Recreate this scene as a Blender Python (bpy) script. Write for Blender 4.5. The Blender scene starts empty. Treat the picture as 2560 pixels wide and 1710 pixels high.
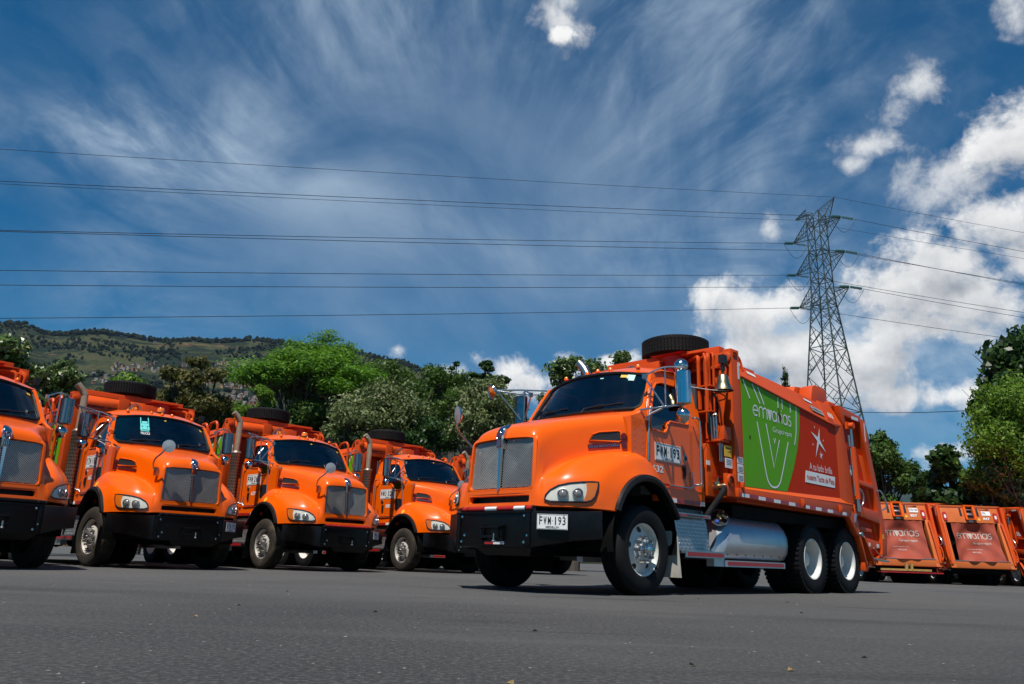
import bpy, bmesh, math, random
import numpy as np
from mathutils import Vector, Matrix
from mathutils.geometry import tessellate_polygon
from mathutils.bvhtree import BVHTree

random.seed(7); np.random.seed(7)
SC = bpy.context.scene
COL = SC.collection
rad = math.radians

# ------------------------------------------------------------------ camera
PITCH, ROLL, CAMH, FPX = 0.2681, 0.03351, 0.331, 1989.0
fw = Vector((0, math.cos(PITCH), math.sin(PITCH))); up0 = Vector((0, -math.sin(PITCH), math.cos(PITCH))); rt0 = Vector((1, 0, 0))
cu = up0*math.cos(ROLL) - rt0*math.sin(ROLL); cx = rt0*math.cos(ROLL) + up0*math.sin(ROLL)
cam_d = bpy.data.cameras.new('camera'); cam = bpy.data.objects.new('camera', cam_d); COL.objects.link(cam)
M = Matrix((cx, cu, -fw)).transposed().to_4x4(); M.translation = Vector((0, 0, CAMH)); cam.matrix_world = M
cam_d.sensor_width = 36; cam_d.lens = FPX/2560*36; cam_d.clip_start = .05; cam_d.clip_end = 60000
SC.camera = cam
def ray(px, py): return (fw + cx*((px-1280)/FPX) - cu*((py-855)/FPX)).normalized()
def at(px, py, depth):           # place seen in that direction, at this distance along the ground
    d = ray(px, py); t = depth/math.hypot(d.x, d.y); return Vector((0, 0, CAMH)) + d*t
def azel(px, py):
    d = ray(px, py); return d

# ------------------------------------------------------------------ sun, sky
SUNDIR = Vector((-.175, -.45, 1.0)).normalized()
sun_el = math.asin(SUNDIR.z); sun_az = math.atan2(SUNDIR.x, SUNDIR.y)
sd = bpy.data.lights.new('sun', 'SUN'); sd.energy = 5.0; sd.angle = rad(.53); sd.color = (1, .955, .88)
so = bpy.data.objects.new('sun', sd); COL.objects.link(so); so.rotation_euler = (-SUNDIR).to_track_quat('-Z', 'Y').to_euler()
SC.view_settings.view_transform = 'Standard'; SC.view_settings.look = 'None'; SC.view_settings.exposure = .22; SC.view_settings.gamma = 1
SC.view_settings.use_curve_mapping = False

class NT:
    def __init__(s, tree): s.t = tree; s.n = tree.nodes; s.l = tree.links
    def node(s, typ, **kw):
        n = s.n.new(typ)
        for k, v in kw.items(): setattr(n, k, v)
        return n
    def link(s, a, b): s.l.new(a, b)
    def set(s, sock, v):
        if hasattr(v, 'is_output'): s.l.new(v, sock)
        else: sock.default_value = v
    def math(s, op, a, b=0., clamp=False):
        n = s.n.new('ShaderNodeMath'); n.operation = op; n.use_clamp = clamp; s.set(n.inputs[0], a); s.set(n.inputs[1], b); return n.outputs[0]
    def vmath(s, op, a, b=(0, 0, 0)):
        n = s.n.new('ShaderNodeVectorMath'); n.operation = op; s.set(n.inputs[0], a); s.set(n.inputs[1], b); return n.outputs['Value'] if op in ('DOT_PRODUCT', 'LENGTH', 'DISTANCE') else n.outputs[0]
    def mix(s, f, a, b):
        n = s.n.new('ShaderNodeMix'); n.data_type = 'RGBA'; s.set(n.inputs[0], f); s.set(n.inputs[6], a); s.set(n.inputs[7], b); return n.outputs[2]
    def noise(s, vec, scale, detail=4, rough=.55, dist=0., dim='3D'):
        n = s.n.new('ShaderNodeTexNoise'); n.noise_dimensions = dim
        if vec is not None: s.l.new(vec, n.inputs['Vector'])
        n.inputs['Scale'].default_value = scale; n.inputs['Detail'].default_value = detail; n.inputs['Roughness'].default_value = rough; n.inputs['Distortion'].default_value = dist
        return n.outputs['Fac']
    def ramp(s, f, a, b):          # smooth 0..1 between a and b
        n = s.n.new('ShaderNodeMapRange'); n.interpolation_type = 'SMOOTHSTEP'; s.set(n.inputs[0], f); n.inputs[1].default_value = a; n.inputs[2].default_value = b
        return n.outputs[0]

def build_world():
    w = bpy.data.worlds.new('World'); SC.world = w; w.use_nodes = True
    t = NT(w.node_tree); t.n.clear()
    out = t.node('ShaderNodeOutputWorld'); bg = t.node('ShaderNodeBackground'); t.link(bg.outputs[0], out.inputs[0])
    sky = t.node('ShaderNodeTexSky', sky_type='NISHITA', sun_disc=False, sun_elevation=sun_el, sun_rotation=sun_az, air_density=1.0, dust_density=.3, ozone_density=3.0)
    tint = t.node('ShaderNodeMix', data_type='RGBA', blend_type='MULTIPLY'); tint.inputs[0].default_value = 1
    t.link(sky.outputs[0], tint.inputs[6]); tint.inputs[7].default_value = (.0, .40, .60, 1)
    d = t.node('ShaderNodeTexCoord').outputs['Generated']
    sep = t.node('ShaderNodeSeparateXYZ'); t.link(d, sep.inputs[0])
    z = t.math('MAXIMUM', sep.outputs[2], .02); zz = t.math('ADD', z, .10)
    comb = t.node('ShaderNodeCombineXYZ'); t.link(t.math('DIVIDE', sep.outputs[0], zz), comb.inputs[0]); t.link(t.math('DIVIDE', sep.outputs[1], zz), comb.inputs[1])
    pl = comb.outputs[0]
    def mapped(vec, scale, rot=0., loc=(0, 0, 0)):
        m = t.node('ShaderNodeMapping'); t.link(vec, m.inputs[0]); m.inputs['Scale'].default_value = scale; m.inputs['Rotation'].default_value = (0, 0, rot); m.inputs['Location'].default_value = loc
        return m.outputs[0]
    # cirrus: a thin fan of ice cloud, combed outwards from one part of the sky
    C0 = ray(1120, 760)
    dc = t.vmath('DOT_PRODUCT', d, tuple(C0))
    al = t.node('ShaderNodeVectorMath', operation='SCALE'); al.inputs[0].default_value = C0; t.link(dc, al.inputs['Scale'])
    pn = t.vmath('NORMALIZE', t.vmath('SUBTRACT', d, al.outputs[0]))
    warp = t.node('ShaderNodeTexNoise'); warp.inputs['Scale'].default_value = 2.2; warp.inputs['Detail'].default_value = 3; t.link(d, warp.inputs['Vector'])
    wv = t.vmath('MULTIPLY', t.vmath('SUBTRACT', warp.outputs['Color'], (.5, .5, .5)), (.34, .34, .34))
    al2 = t.node('ShaderNodeVectorMath', operation='SCALE'); al2.inputs[0].default_value = tuple(C0*2.0); t.link(dc, al2.inputs['Scale'])
    fan = t.vmath('ADD', t.vmath('ADD', pn, al2.outputs[0]), wv)
    calm = t.ramp(dc, .995, .90)
    c1 = t.math('ADD', .5, t.math('MULTIPLY', t.math('SUBTRACT', t.noise(fan, 1.7, 7, .54, .3), .5), calm)); c2 = t.math('ADD', .5, t.math('MULTIPLY', t.math('SUBTRACT', t.noise(t.vmath('ADD', fan, (4.3, 1.1, 2.7)), 7., 7, .62, .3), .5), calm))
    dw0 = t.vmath('ADD', d, t.vmath('MULTIPLY', wv, (.4, .4, .4)))
    c3 = t.noise(t.vmath('ADD', d, t.vmath('MULTIPLY', wv, (.6, .6, .6))), 2.3, 9, .58, .5)
    streak = t.ramp(t.math('ADD', t.math('MULTIPLY', c1, .55), t.math('MULTIPLY', c2, .45)), .41, .60)
    patch = t.ramp(c3, .40, .64); soft = t.ramp(t.noise(dw0, 1.5, 3, .5, .3), .36, .64)
    cdir = ray(1480, 500); spread = t.vmath('DOT_PRODUCT', d, tuple(cdir)); veil = t.ramp(spread, .72, .99)
    # one long soft band of it lies across the left of the sky
    nb = ray(-200, 235).cross(ray(1500, 690)).normalized(); bd = t.math('ABSOLUTE', t.math('ADD', t.vmath('DOT_PRODUCT', d, tuple(nb)), t.math('MULTIPLY', t.math('SUBTRACT', c3, .5), .12)))
    band = t.math('MULTIPLY', t.ramp(bd, .085, .0), t.ramp(sep.outputs[1], .1, .5))
    thin = t.math('MULTIPLY', t.math('ADD', .16, t.math('MULTIPLY', streak, .84)), t.math('ADD', .28, t.math('MULTIPLY', patch, .72)))
    amt = t.math('ADD', t.math('ADD', .02, t.math('MULTIPLY', veil, .66)), t.math('ADD', t.math('MULTIPLY', band, .75), t.math('MULTIPLY', soft, .12)))
    cir = t.math('MINIMUM', t.math('MULTIPLY', thin, t.math('MULTIPLY', amt, .86)), .9)
    # cumulus: heaped clouds, each a few soft lumps broken up by noise
    dw = t.vmath('ADD', d, t.vmath('MULTIPLY', wv, (.05, .05, .05)))
    n_a = t.noise(dw, 7.5, 9, .60, .25); n_b = t.noise(dw, 28, 7, .64, .2)
    def lumps(dirv, lst):
        tot = None
        for (px, py, rx, ry) in lst:
            c = ray(px, py); r_ = Vector((c.y, -c.x, 0)).normalized(); u_ = r_.cross(c)
            v = t.vmath('SUBTRACT', dirv, tuple(c))
            a = t.math('DIVIDE', t.vmath('DOT_PRODUCT', v, tuple(r_)), rx/FPX); b = t.math('DIVIDE', t.vmath('DOT_PRODUCT', v, tuple(u_)), ry/FPX)
            q = t.math('SUBTRACT', 1., t.math('SQRT', t.math('ADD', t.math('MULTIPLY', a, a), t.math('MULTIPLY', b, b))))
            tot = q if tot is None else t.math('MAXIMUM', tot, q)
        return t.math('MAXIMUM', tot, -3.)
    K1, K2 = 4.1, 1.35
    dens = t.math('ADD', lumps(d, CUMULUS), t.math('ADD', t.math('MULTIPLY', t.math('SUBTRACT', n_a, .5), K1), t.math('MULTIPLY', t.math('SUBTRACT', n_b, .5), K2)))
    wisp = t.math('MULTIPLY', t.ramp(t.math('ADD', lumps(d, WISPS), t.math('ADD', t.math('MULTIPLY', t.math('SUBTRACT', n_a, .5), 4.), t.math('MULTIPLY', t.math('SUBTRACT', n_b, .5), 2.6))), -.1, 1.3), .75)
    # elsewhere round the horizon the same heaps come from noise alone
    behind = t.ramp(sep.outputs[1], .35, -.05)
    el = t.ramp(sep.outputs[2], .50, .12)
    gen = t.math('MULTIPLY', t.math('MULTIPLY', t.ramp(t.noise(d, 3.2, 6, .55, .3), .56, .70), el), behind)
    cum = t.math('MAXIMUM', t.math('MAXIMUM', t.ramp(dens, -.02, .72), gen), wisp)
    # light from above: compare the density a little further up
    d2 = t.vmath('ADD', dw, (-.010, 0, .026)); n_a2 = t.noise(d2, 7.5, 6, .58, .25); n_b2 = t.noise(d2, 28, 5, .62, .2)
    dens2 = t.math('ADD', lumps(d2, CUMULUS), t.math('ADD', t.math('MULTIPLY', t.math('SUBTRACT', n_a2, .5), K1), t.math('MULTIPLY', t.math('SUBTRACT', n_b2, .5), K2)))
    lit = t.ramp(dens2, 1.9, -.45)
    ccol = t.mix(lit, (2.6, 2.85, 3.3, 1), (8.2, 8.2, 8.1, 1))
    skyc = t.mix(cir, tint.outputs[2], (3.9, 4.9, 6.0, 1))
    fin = t.mix(cum, skyc, ccol)
    t.link(fin, bg.inputs['Color']); bg.inputs['Strength'].default_value = .10
CUMULUS = [(2530, 365, 140, 70), (2610, 300, 110, 90), (2520, 555, 105, 75), (2615, 640, 130, 100), (2375, 662, 90, 46), (2420, 745, 260, 105),
           (2270, 815, 240, 78), (2150, 890, 200, 66), (1895, 785, 140, 95), (1930, 880, 170, 78), (2060, 965, 190, 55), (2430, 985, 160, 48), (2230, 1000, 100, 42),
           (1345, 950, 105, 62), (1410, 915, 105, 54), (1545, 905, 90, 44), (1398, 86, 42, 28), (1700, 1010, 200, 66),
           (2390, 1130, 110, 42)]
WISPS = [(1400, 60, 62, 56), (1430, 5, 55, 40), (992, 874, 26, 20), (1125, 930, 34, 16), (2290, 215, 70, 55), (2240, 270, 55, 40), (2170, 360, 80, 34), (2120, 410, 50, 28), (2400, 420, 110, 80), (1925, 570, 40, 60), (2540, 40, 40, 60)]
build_world()

# ------------------------------------------------------------------ materials
MATS = {}
def pmat(name, col, rough=.5, metal=0., var=.12, scale=5., bump=0., bscale=60., coat=0., dirt=None, dirtcol=(.12, .09, .06), dscale=2.5, spec=.5, streak=False):
    if name in MATS: return MATS[name]
    m = bpy.data.materials.new(name); m.use_nodes = True; MATS[name] = m
    t = NT(m.node_tree); b = t.n['Principled BSDF']
    co = t.node('ShaderNodeTexCoord').outputs['Object']
    oi = t.node('ShaderNodeObjectInfo'); sh = t.node('ShaderNodeCombineXYZ'); t.link(t.math('MULTIPLY', oi.outputs['Random'], 17.), sh.inputs[0]); t.link(t.math('MULTIPLY', oi.outputs['Random'], 31.), sh.inputs[1]); co = t.vmath('ADD', co, sh.outputs[0])
    n1 = t.noise(co, scale, 5, .6)
    f = t.math('ADD', 1-var/2, t.math('MULTIPLY', t.math('SUBTRACT', n1, .5), var*2.2))
    sc = t.node('ShaderNodeVectorMath', operation='SCALE'); sc.inputs[0].default_value = col[:3]; t.link(f, sc.inputs['Scale'])
    c = sc.outputs[0]
    if dirt:
        mp = co
        if streak:
            mm = t.node('ShaderNodeMapping'); t.link(co, mm.inputs[0]); mm.inputs['Scale'].default_value = (1, 1, .22); mp = mm.outputs[0]
        d = t.math('MULTIPLY', t.ramp(t.noise(mp, dscale, 7, .66, .3), .50, .78), dirt)
        c = t.mix(d, c, (*dirtcol, 1))
    t.link(c, b.inputs['Base Color'])
    rr = t.math('ADD', rough-.06, t.math('MULTIPLY', n1, .12)); t.link(rr, b.inputs['Roughness'])
    b.inputs['Metallic'].default_value = metal; b.inputs['Specular IOR Level'].default_value = spec
    if coat: b.inputs['Coat Weight'].default_value = coat; b.inputs['Coat Roughness'].default_value = .06
    if bump:
        bp = t.node('ShaderNodeBump'); bp.inputs['Strength'].default_value = bump; bp.inputs['Distance'].default_value = .01
        t.link(t.noise(co, bscale, 3, .6), bp.inputs['Height']); t.link(bp.outputs[0], b.inputs['Normal'])
    return m
PAINT = pmat('cab_paint', (.86, .112, .0), .30, var=.07, scale=2.2, coat=.42, spec=.25, dirt=.26, dirtcol=(.47, .13, .04), dscale=1.6)
BPAINT = pmat('body_paint', (.62, .070, .004), .45, var=.14, scale=3, spec=.3, dirt=.30, dirtcol=(.42, .10, .03), dscale=2.6, streak=True)
PANEL = pmat('panel_film', (.56, .030, .0), .42, var=.16, scale=1.6, spec=.05, dirt=.34, dirtcol=(.36, .06, .015), streak=True)
GREEN = pmat('green_film', (.115, .37, .004), .40, var=.12, scale=1.2, spec=.10, dirt=.32, dirtcol=(.16, .27, .05), streak=True)
WHITE = pmat('white_film', (.80, .80, .78), .45, var=.06, dirt=.2, dirtcol=(.5, .47, .42))
LETTER = pmat('letter_white', (.78, .78, .77), .5, var=.08)
INK = pmat('black_ink', (.012, .012, .014), .5, var=.2)
BLACK = pmat('black_steel', (.0035, .0035, .004), .34, var=.5, scale=9, bump=.05, dirt=.18, dirtcol=(.020, .018, .017), dscale=4, spec=.28)
DARK = pmat('chassis_black', (.003, .003, .003), .8, var=.5, dirt=.3, dirtcol=(.012, .010, .008), spec=.15)
RUBBER = pmat('rubber', (.0075, .0075, .008), .75, var=.35, scale=12, bump=.1, bscale=90, dirt=.35, dirtcol=(.028, .025, .022), spec=.22)
MUDDY = pmat('muddy_rubber', (.035, .028, .022), .85, var=.4, scale=9, bump=.15, dirt=.7, dirtcol=(.15, .105, .07), spec=.25)
FLARE = pmat('flare_rubber', (.010, .010, .010), .40, var=.3, dirt=.3, dirtcol=(.04, .035, .03), spec=.35)
CHROME = pmat('chrome', (.60, .60, .60), .12, 1., var=.05, scale=14)
STEEL = pmat('steel', (.52, .51, .50), .32, 1., var=.15, scale=12, dirt=.3, dirtcol=(.25, .2, .15))
MESHM = pmat('grille_wire', (.55, .52, .48), .32, .6, var=.1)
ALU = pmat('tank_aluminium', (.60, .60, .61), .36, .8, var=.18, scale=2, dirt=.30, dirtcol=(.24, .23, .23), dscale=3)
RIMW = pmat('rim_paint', (.66, .65, .61), .42, var=.12, scale=4, dirt=.45, dirtcol=(.24, .21, .17), dscale=5)
RIMD = pmat('rim_dusty', (.48, .45, .40), .5, var=.2, dirt=.7, dirtcol=(.17, .12, .08), dscale=5)
TAN = pmat('stack_pipe', (.62, .46, .29), .34, .55, var=.3, scale=5, dirt=.4, dirtcol=(.30, .18, .10))
SHIELD = pmat('stack_shield', (.40, .34, .28), .40, .8, var=.25, scale=6, dirt=.45, dirtcol=(.16, .10, .07))
REDREF = pmat('red_reflector', (.36, .010, .012), .35, var=.2, coat=.3)
REDPL = pmat('red_plastic', (.42, .012, .010), .45, var=.15)
WHREF = pmat('white_reflector', (.74, .74, .74), .4, var=.12)
AMBER = pmat('amber_lens', (.80, .19, .012), .15, var=.1, coat=.5)
YELLOW = pmat('yellow_film', (.78, .45, .03), .5, var=.1, dirt=.2)
BRASS = pmat('brass', (.58, .48, .27), .30, 1., var=.2, dirt=.4, dirtcol=(.22, .2, .14))
TREAD = pmat('diamond_plate', (.46, .46, .47), .34, .85, var=.2, dirt=.5, dirtcol=(.10, .09, .085), dscale=4)
SEAT = pmat('seat_cloth', (.06, .062, .066), .85)
FLAP = pmat('mud_flap_white', (.60, .57, .50), .6, var=.2, dirt=.75, dirtcol=(.20, .17, .12), dscale=4, streak=True)
TARP = pmat('tarp', (.36, .052, .022), .75, var=.4, scale=2, bump=.6, bscale=5, dirt=.7, dirtcol=(.26, .06, .04))
DULL = pmat('dull_chrome', (.26, .26, .27), .22, 1., var=.2)
DLENS = pmat('projector_lens', (.16, .16, .155), .12, var=.1, coat=.6)
BACKM = pmat('mirror_back', (.62, .63, .64), .35, .5, var=.15)
BLUE = pmat('blue_cap', (.02, .08, .45), .4)
TEAL = pmat('teal_sticker', (.12, .62, .58), .5)
BADGE = pmat('badge_red', (.10, .008, .010), .25, coat=.5)
SILVER = pmat('lamp_reflector', (.88, .85, .76), .40, .0, var=.25, scale=16)
YBAR = pmat('worn_yellow', (.48, .32, .09), .7, var=.4, dirt=.7, dirtcol=(.15, .10, .06), dscale=5)
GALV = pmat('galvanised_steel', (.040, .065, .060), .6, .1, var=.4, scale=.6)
CABLE = pmat('cable', (.02, .022, .026), .6)
GLASSG = pmat('insulator_glass', (.05, .13, .115), .25, coat=.5)
def glass(name, tint, rough=.02, f0=.10):
    m = bpy.data.materials.new(name); m.use_nodes = True; MATS[name] = m; t = NT(m.node_tree); t.n.clear()
    o = t.node('ShaderNodeOutputMaterial'); mx = t.node('ShaderNodeMixShader'); tr = t.node('ShaderNodeBsdfTransparent'); gl = t.node('ShaderNodeBsdfGlossy')
    tr.inputs[0].default_value = (*tint, 1); gl.inputs['Roughness'].default_value = rough; gl.inputs[0].default_value = (.95, .97, 1, 1)
    fr = t.node('ShaderNodeFresnel'); fr.inputs[0].default_value = 1.5
    co = t.node('ShaderNodeTexCoord').outputs['Object']
    added_reflect = t.math('MULTIPLY', t.noise(co, 3, 5, .65), .13 if f0 > .08 else .03)  # patchy extra reflection mixed in to lighten the glass, not a dust layer
    t.link(t.math('ADD', t.math('MULTIPLY', fr.outputs[0], f0*10, True), added_reflect), mx.inputs[0]); t.link(tr.outputs[0], mx.inputs[1]); t.link(gl.outputs[0], mx.inputs[2]); t.link(mx.outputs[0], o.inputs[0])
    return m
GLASS = glass('window_glass', (.42, .46, .48)); SIDEGLASS = glass('side_window_glass', (.12, .13, .14)); LENS = glass('lamp_lens', (.98, .98, .96), f0=.03)

# ------------------------------------------------------------------ mesh building
class MB:
    def __init__(s): s.v = []; s.f = []; s.m = []; s.sm = []
    def add(s, vs, fs, m=0, smooth=False):
        o = len(s.v); s.v += [tuple(v) for v in vs]
        for f in fs: s.f.append([i+o for i in f]); s.m.append(m); s.sm.append(smooth)
        return s
    def box(s, x0, x1, y0, y1, z0, z1, m=0):
        return s.add([(x0, y0, z0), (x1, y0, z0), (x1, y1, z0), (x0, y1, z0), (x0, y0, z1), (x1, y0, z1), (x1, y1, z1), (x0, y1, z1)],
                     [(0, 3, 2, 1), (4, 5, 6, 7), (0, 1, 5, 4), (1, 2, 6, 5), (2, 3, 7, 6), (3, 0, 4, 7)], m)
    def hexa(s, bot, top, m=0):   # two quads, wound the same way
        return s.add(list(bot)+list(top), [(3, 2, 1, 0), (4, 5, 6, 7), (0, 1, 5, 4), (1, 2, 6, 5), (2, 3, 7, 6), (3, 0, 4, 7)], m)
    def bar(s, p0, p1, w, h, m=0, up=(0, 0, 1)):
        p0 = Vector(p0); p1 = Vector(p1); a = (p1-p0).normalized(); u = Vector(up)
        if abs(a.dot(u)) > .97: u = Vector((1, 0, 0))
        r = a.cross(u).normalized(); u = r.cross(a); r = r*w/2; u = u*h/2
        q = lambda p: [p-r-u, p+r-u, p+r+u, p-r+u]
        return s.hexa(q(p0), q(p1), m)
    def tube(s, pts, r, n=8, m=0, smooth=True, closed=False):
        pts = [Vector(p) for p in pts]; L = len(pts); rs = r if hasattr(r, '__len__') else [r]*L
        vs = []; prev = None
        for i, p in enumerate(pts):
            a = (pts[(i+1) % L]-pts[i-1]) if closed else (pts[min(i+1, L-1)]-pts[max(i-1, 0)])
            a.normalize()
            if prev is None:
                u = Vector((0, 0, 1)) if abs(a.z) < .9 else Vector((1, 0, 0)); u = (u-a*u.dot(a)).normalized()
            else: u = (prev-a*prev.dot(a)).normalized()
            prev = u; w = a.cross(u)
            for k in range(n):
                t = 2*math.pi*k/n; vs.append(p+(u*math.cos(t)+w*math.sin(t))*rs[i])
        fs = []
        for i in range(L if closed else L-1):
            for k in range(n):
                j = (i+1) % L; fs.append((i*n+k, i*n+(k+1) % n, j*n+(k+1) % n, j*n+k))
        s.add(vs, fs, m, smooth)
        if not closed: s.add([vs[k] for k in range(n)], [list(range(n))[::-1]], m); s.add([vs[(L-1)*n+k] for k in range(n)], [list(range(n))], m)
        return s
    def cyl(s, p0, p1, r, n=12, m=0, r1=None): return s.tube([p0, p1], [r, r if r1 is None else r1], n, m)
    def lathe(s, prof, o, axis, n=32, m=0, smooth=True, mats=None, cap=False):
        o = Vector(o); a = Vector(axis).normalized(); u = Vector((0, 0, 1)) if abs(a.z) < .9 else Vector((1, 0, 0)); u = (u-a*u.dot(a)).normalized(); w = a.cross(u)
        vs = []
        for r, h in prof:
            for k in range(n):
                t = 2*math.pi*k/n; vs.append(o+a*h+(u*math.cos(t)+w*math.sin(t))*r)
        for i in range(len(prof)-1):
            fs = [(i*n+k, i*n+(k+1) % n, (i+1)*n+(k+1) % n, (i+1)*n+k) for k in range(n)]
            base = len(s.v) if i == 0 else base
            if i == 0: s.v += [tuple(v) for v in vs]
            for f in fs: s.f.append([q+base for q in f]); s.m.append(mats[i] if mats else m); s.sm.append(smooth)
        if cap:
            L = len(prof)-1; s.f.append([base+L*n+k for k in range(n)]); s.m.append(mats[-1] if mats else m); s.sm.append(False)
        return s
    def grid(s, rows, m=0, smooth=True, skip=None):
        R, C_ = len(rows), len(rows[0]); vs = [p for r in rows for p in r]
        fs = [(i*C_+j, i*C_+j+1, (i+1)*C_+j+1, (i+1)*C_+j) for i in range(R-1) for j in range(C_-1) if not (skip and skip(i, j))]
        return s.add(vs, fs, m, smooth)
    def plate(s, outer, holes, fmap, off, m=0):
        """flat sheet with holes: outlines in 2D, fmap lifts (u,v) to 3D, off = thickness vector"""
        loops = [outer]+list(holes); flat = [Vector((p[0], p[1], 0)) for l in loops for p in l]
        tris = tessellate_polygon([[Vector((p[0], p[1], 0)) for p in l] for l in loops])
        P3 = [Vector(fmap(p.x, p.y)) for p in flat]; off = Vector(off); n = len(P3)
        s.add(P3+[p+off for p in P3], [tuple(t) for t in tris]+[tuple(i+n for i in reversed(t)) for t in tris], m)
        b = 0
        for l in loops:
            k = len(l)
            s.add(P3[b:b+k]+[p+off for p in P3[b:b+k]], [(i, (i+1) % k, k+(i+1) % k, k+i) for i in range(k)], m); b += k
        return s
    def prism(s, poly, axis, a, b, m=0):
        if axis == 'x': f = lambda u, v: (a, u, v); o = (b-a, 0, 0)
        elif axis == 'y': f = lambda u, v: (u, a, v); o = (0, b-a, 0)
        else: f = lambda u, v: (u, v, a); o = (0, 0, b-a)
        return s.plate(poly, [], f, o, m)
    def islands(s):
        par = list(range(len(s.v)))
        def find(i):
            while par[i] != i: par[i] = par[par[i]]; i = par[i]
            return i
        key = {}
        for i, v in enumerate(s.v):
            k = tuple(round(c, 4) for c in v)
            if k in key: par[find(i)] = find(key[k])
            else: key[k] = i
        for f in s.f:
            for i in f[1:]: par[find(i)] = find(f[0])
        out = {}
        for f, m, sm in zip(s.f, s.m, s.sm):
            b = out.setdefault(find(f[0]), (MB(), {})); ids = []
            for i in f:
                if i not in b[1]: b[1][i] = len(b[0].v); b[0].v.append(s.v[i])
                ids.append(b[1][i])
            b[0].f.append(ids); b[0].m.append(m); b[0].sm.append(sm)
        return [b[0] for b in out.values()]
    def mirror(s):
        s.v = [(x, -y, z) for x, y, z in s.v]; s.f = [f[::-1] for f in s.f]; return s
    def mesh(s, name, mats, bevel=0., sharp=35):
        me = bpy.data.meshes.new(name); me.from_pydata(s.v, [], s.f)
        for mt in mats: me.materials.append(mt)
        me.polygons.foreach_set('material_index', s.m); me.polygons.foreach_set('use_smooth', s.sm)
        bm = bmesh.new(); bm.from_mesh(me)
        bmesh.ops.remove_doubles(bm, verts=bm.verts, dist=2e-5); bmesh.ops.recalc_face_normals(bm, faces=bm.faces)
        if bevel:
            ed = [e for e in bm.edges if len(e.link_faces) == 2 and e.calc_face_angle(0) > rad(28)]
            bmesh.ops.bevel(bm, geom=ed, offset=bevel, segments=2, profile=.6, affect='EDGES', clamp_overlap=True)
            for f in bm.faces: f.smooth = True
        bm.to_mesh(me); bm.free()
        if bevel or any(s.sm): me.set_sharp_from_angle(angle=rad(sharp))
        me.update(); return me

CACHE = {}
def part(parent, name, key, fn, mats, mirror=False, bevel=0., sharp=35, label=None, loc=None, kind=None, split=False):
    """one child mesh (or, split, one for each separate piece); trucks alike share the mesh data"""
    k = (key or name, mirror)
    if k not in CACHE:
        b = MB(); fn(b)
        if mirror: b.mirror()
        mats = mats if isinstance(mats, (list, tuple)) else [mats]
        CACHE[k] = [q.mesh(name, mats, bevel, sharp) for q in (b.islands() if split else [b])]
    for me in CACHE[k]:
        o = bpy.data.objects.new(name, me); COL.objects.link(o); o.parent = parent
        if loc: o.location = loc
        if label: o['label'] = label
        if kind: o['kind'] = kind
    return o
def empty(name, label, cat, loc=(0, 0, 0), rz=0., group=None):
    o = bpy.data.objects.new(name, None); COL.objects.link(o); o.location = loc; o.rotation_euler = (0, 0, rz); o.empty_display_size = .2
    o['label'] = label; o['category'] = cat
    if group: o['group'] = group
    return o
def single(name, mb, mats, label=None, cat=None, kind=None, group=None, bevel=0., loc=None):
    o = bpy.data.objects.new(name, mb.mesh(name, mats if isinstance(mats, (list, tuple)) else [mats], bevel)); COL.objects.link(o)
    if label: o['label'] = label
    if cat: o['category'] = cat
    if kind: o['kind'] = kind
    if group: o['group'] = group
    if loc: o.location = loc
    return o
TXT = {}
def text_mesh(txt, bold=0.):
    k = (txt, bold)
    if k in TXT: return TXT[k]
    cv = bpy.data.curves.new('lettering', 'FONT'); cv.body = txt; cv.size = 1; cv.resolution_u = 3; cv.fill_mode = 'FRONT'; cv.offset = bold
    o = bpy.data.objects.new('lettering', cv); COL.objects.link(o); dg = bpy.context.evaluated_depsgraph_get()
    me = bpy.data.meshes.new_from_object(o.evaluated_get(dg)); bpy.data.objects.remove(o)
    vs = np.array([v.co[:] for v in me.vertices]); fs = [list(p.vertices) for p in me.polygons]
    TXT[k] = (vs, fs); bpy.data.meshes.remove(me); return TXT[k]
def text_on(b, txt, p0, xd, yd, width, height, m=0, bold=.012, lift=.003):
    """flat lettering from corner p0, running along xd, upright along yd"""
    vs, fs = text_mesh(txt, bold); xd = Vector(xd).normalized(); yd = Vector(yd).normalized(); n = xd.cross(yd); p0 = Vector(p0)
    mn = vs.min(0); mx = vs.max(0); w = mx[0]-mn[0]; h = mx[1]-mn[1]
    b.add([p0+xd*((v[0]-mn[0])/w*width)+yd*((v[1]-mn[1])/h*height)+n*lift for v in vs], fs, m)

def glyphs(b, txt, p0, xd, yd, cell, gap, height, m=0, bold=.0, lift=.001):
    p0 = Vector(p0); xd = Vector(xd).normalized()
    for i, ch in enumerate(txt):
        k = .36 if ch == '1' else 1.
        text_on(b, ch, p0+xd*(i*(cell+gap)+cell*(1-k)/2), xd, yd, cell*k, height, m, bold+{'W': .035, 'M': .02, 'N': .02}.get(ch, 0), lift)
def catmull(P, n):
    """P (k,...)-array through k keys -> n samples per span"""
    P = np.asarray(P, float); k = len(P); out = []
    for i in range(k-1):
        p0 = P[max(i-1, 0)]; p1 = P[i]; p2 = P[i+1]; p3 = P[min(i+2, k-1)]
        if i == 0: p0 = 2*p1-p2
        if i == k-2: p3 = 2*p2-p1
        for q in range(n):
            t = q/n; out.append(.5*((2*p1)+(-p0+p2)*t+(2*p0-5*p1+4*p2-p3)*t*t+(-p0+3*p1-3*p2+p3)*t**3))
    out.append(P[-1]); return np.array(out)
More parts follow.
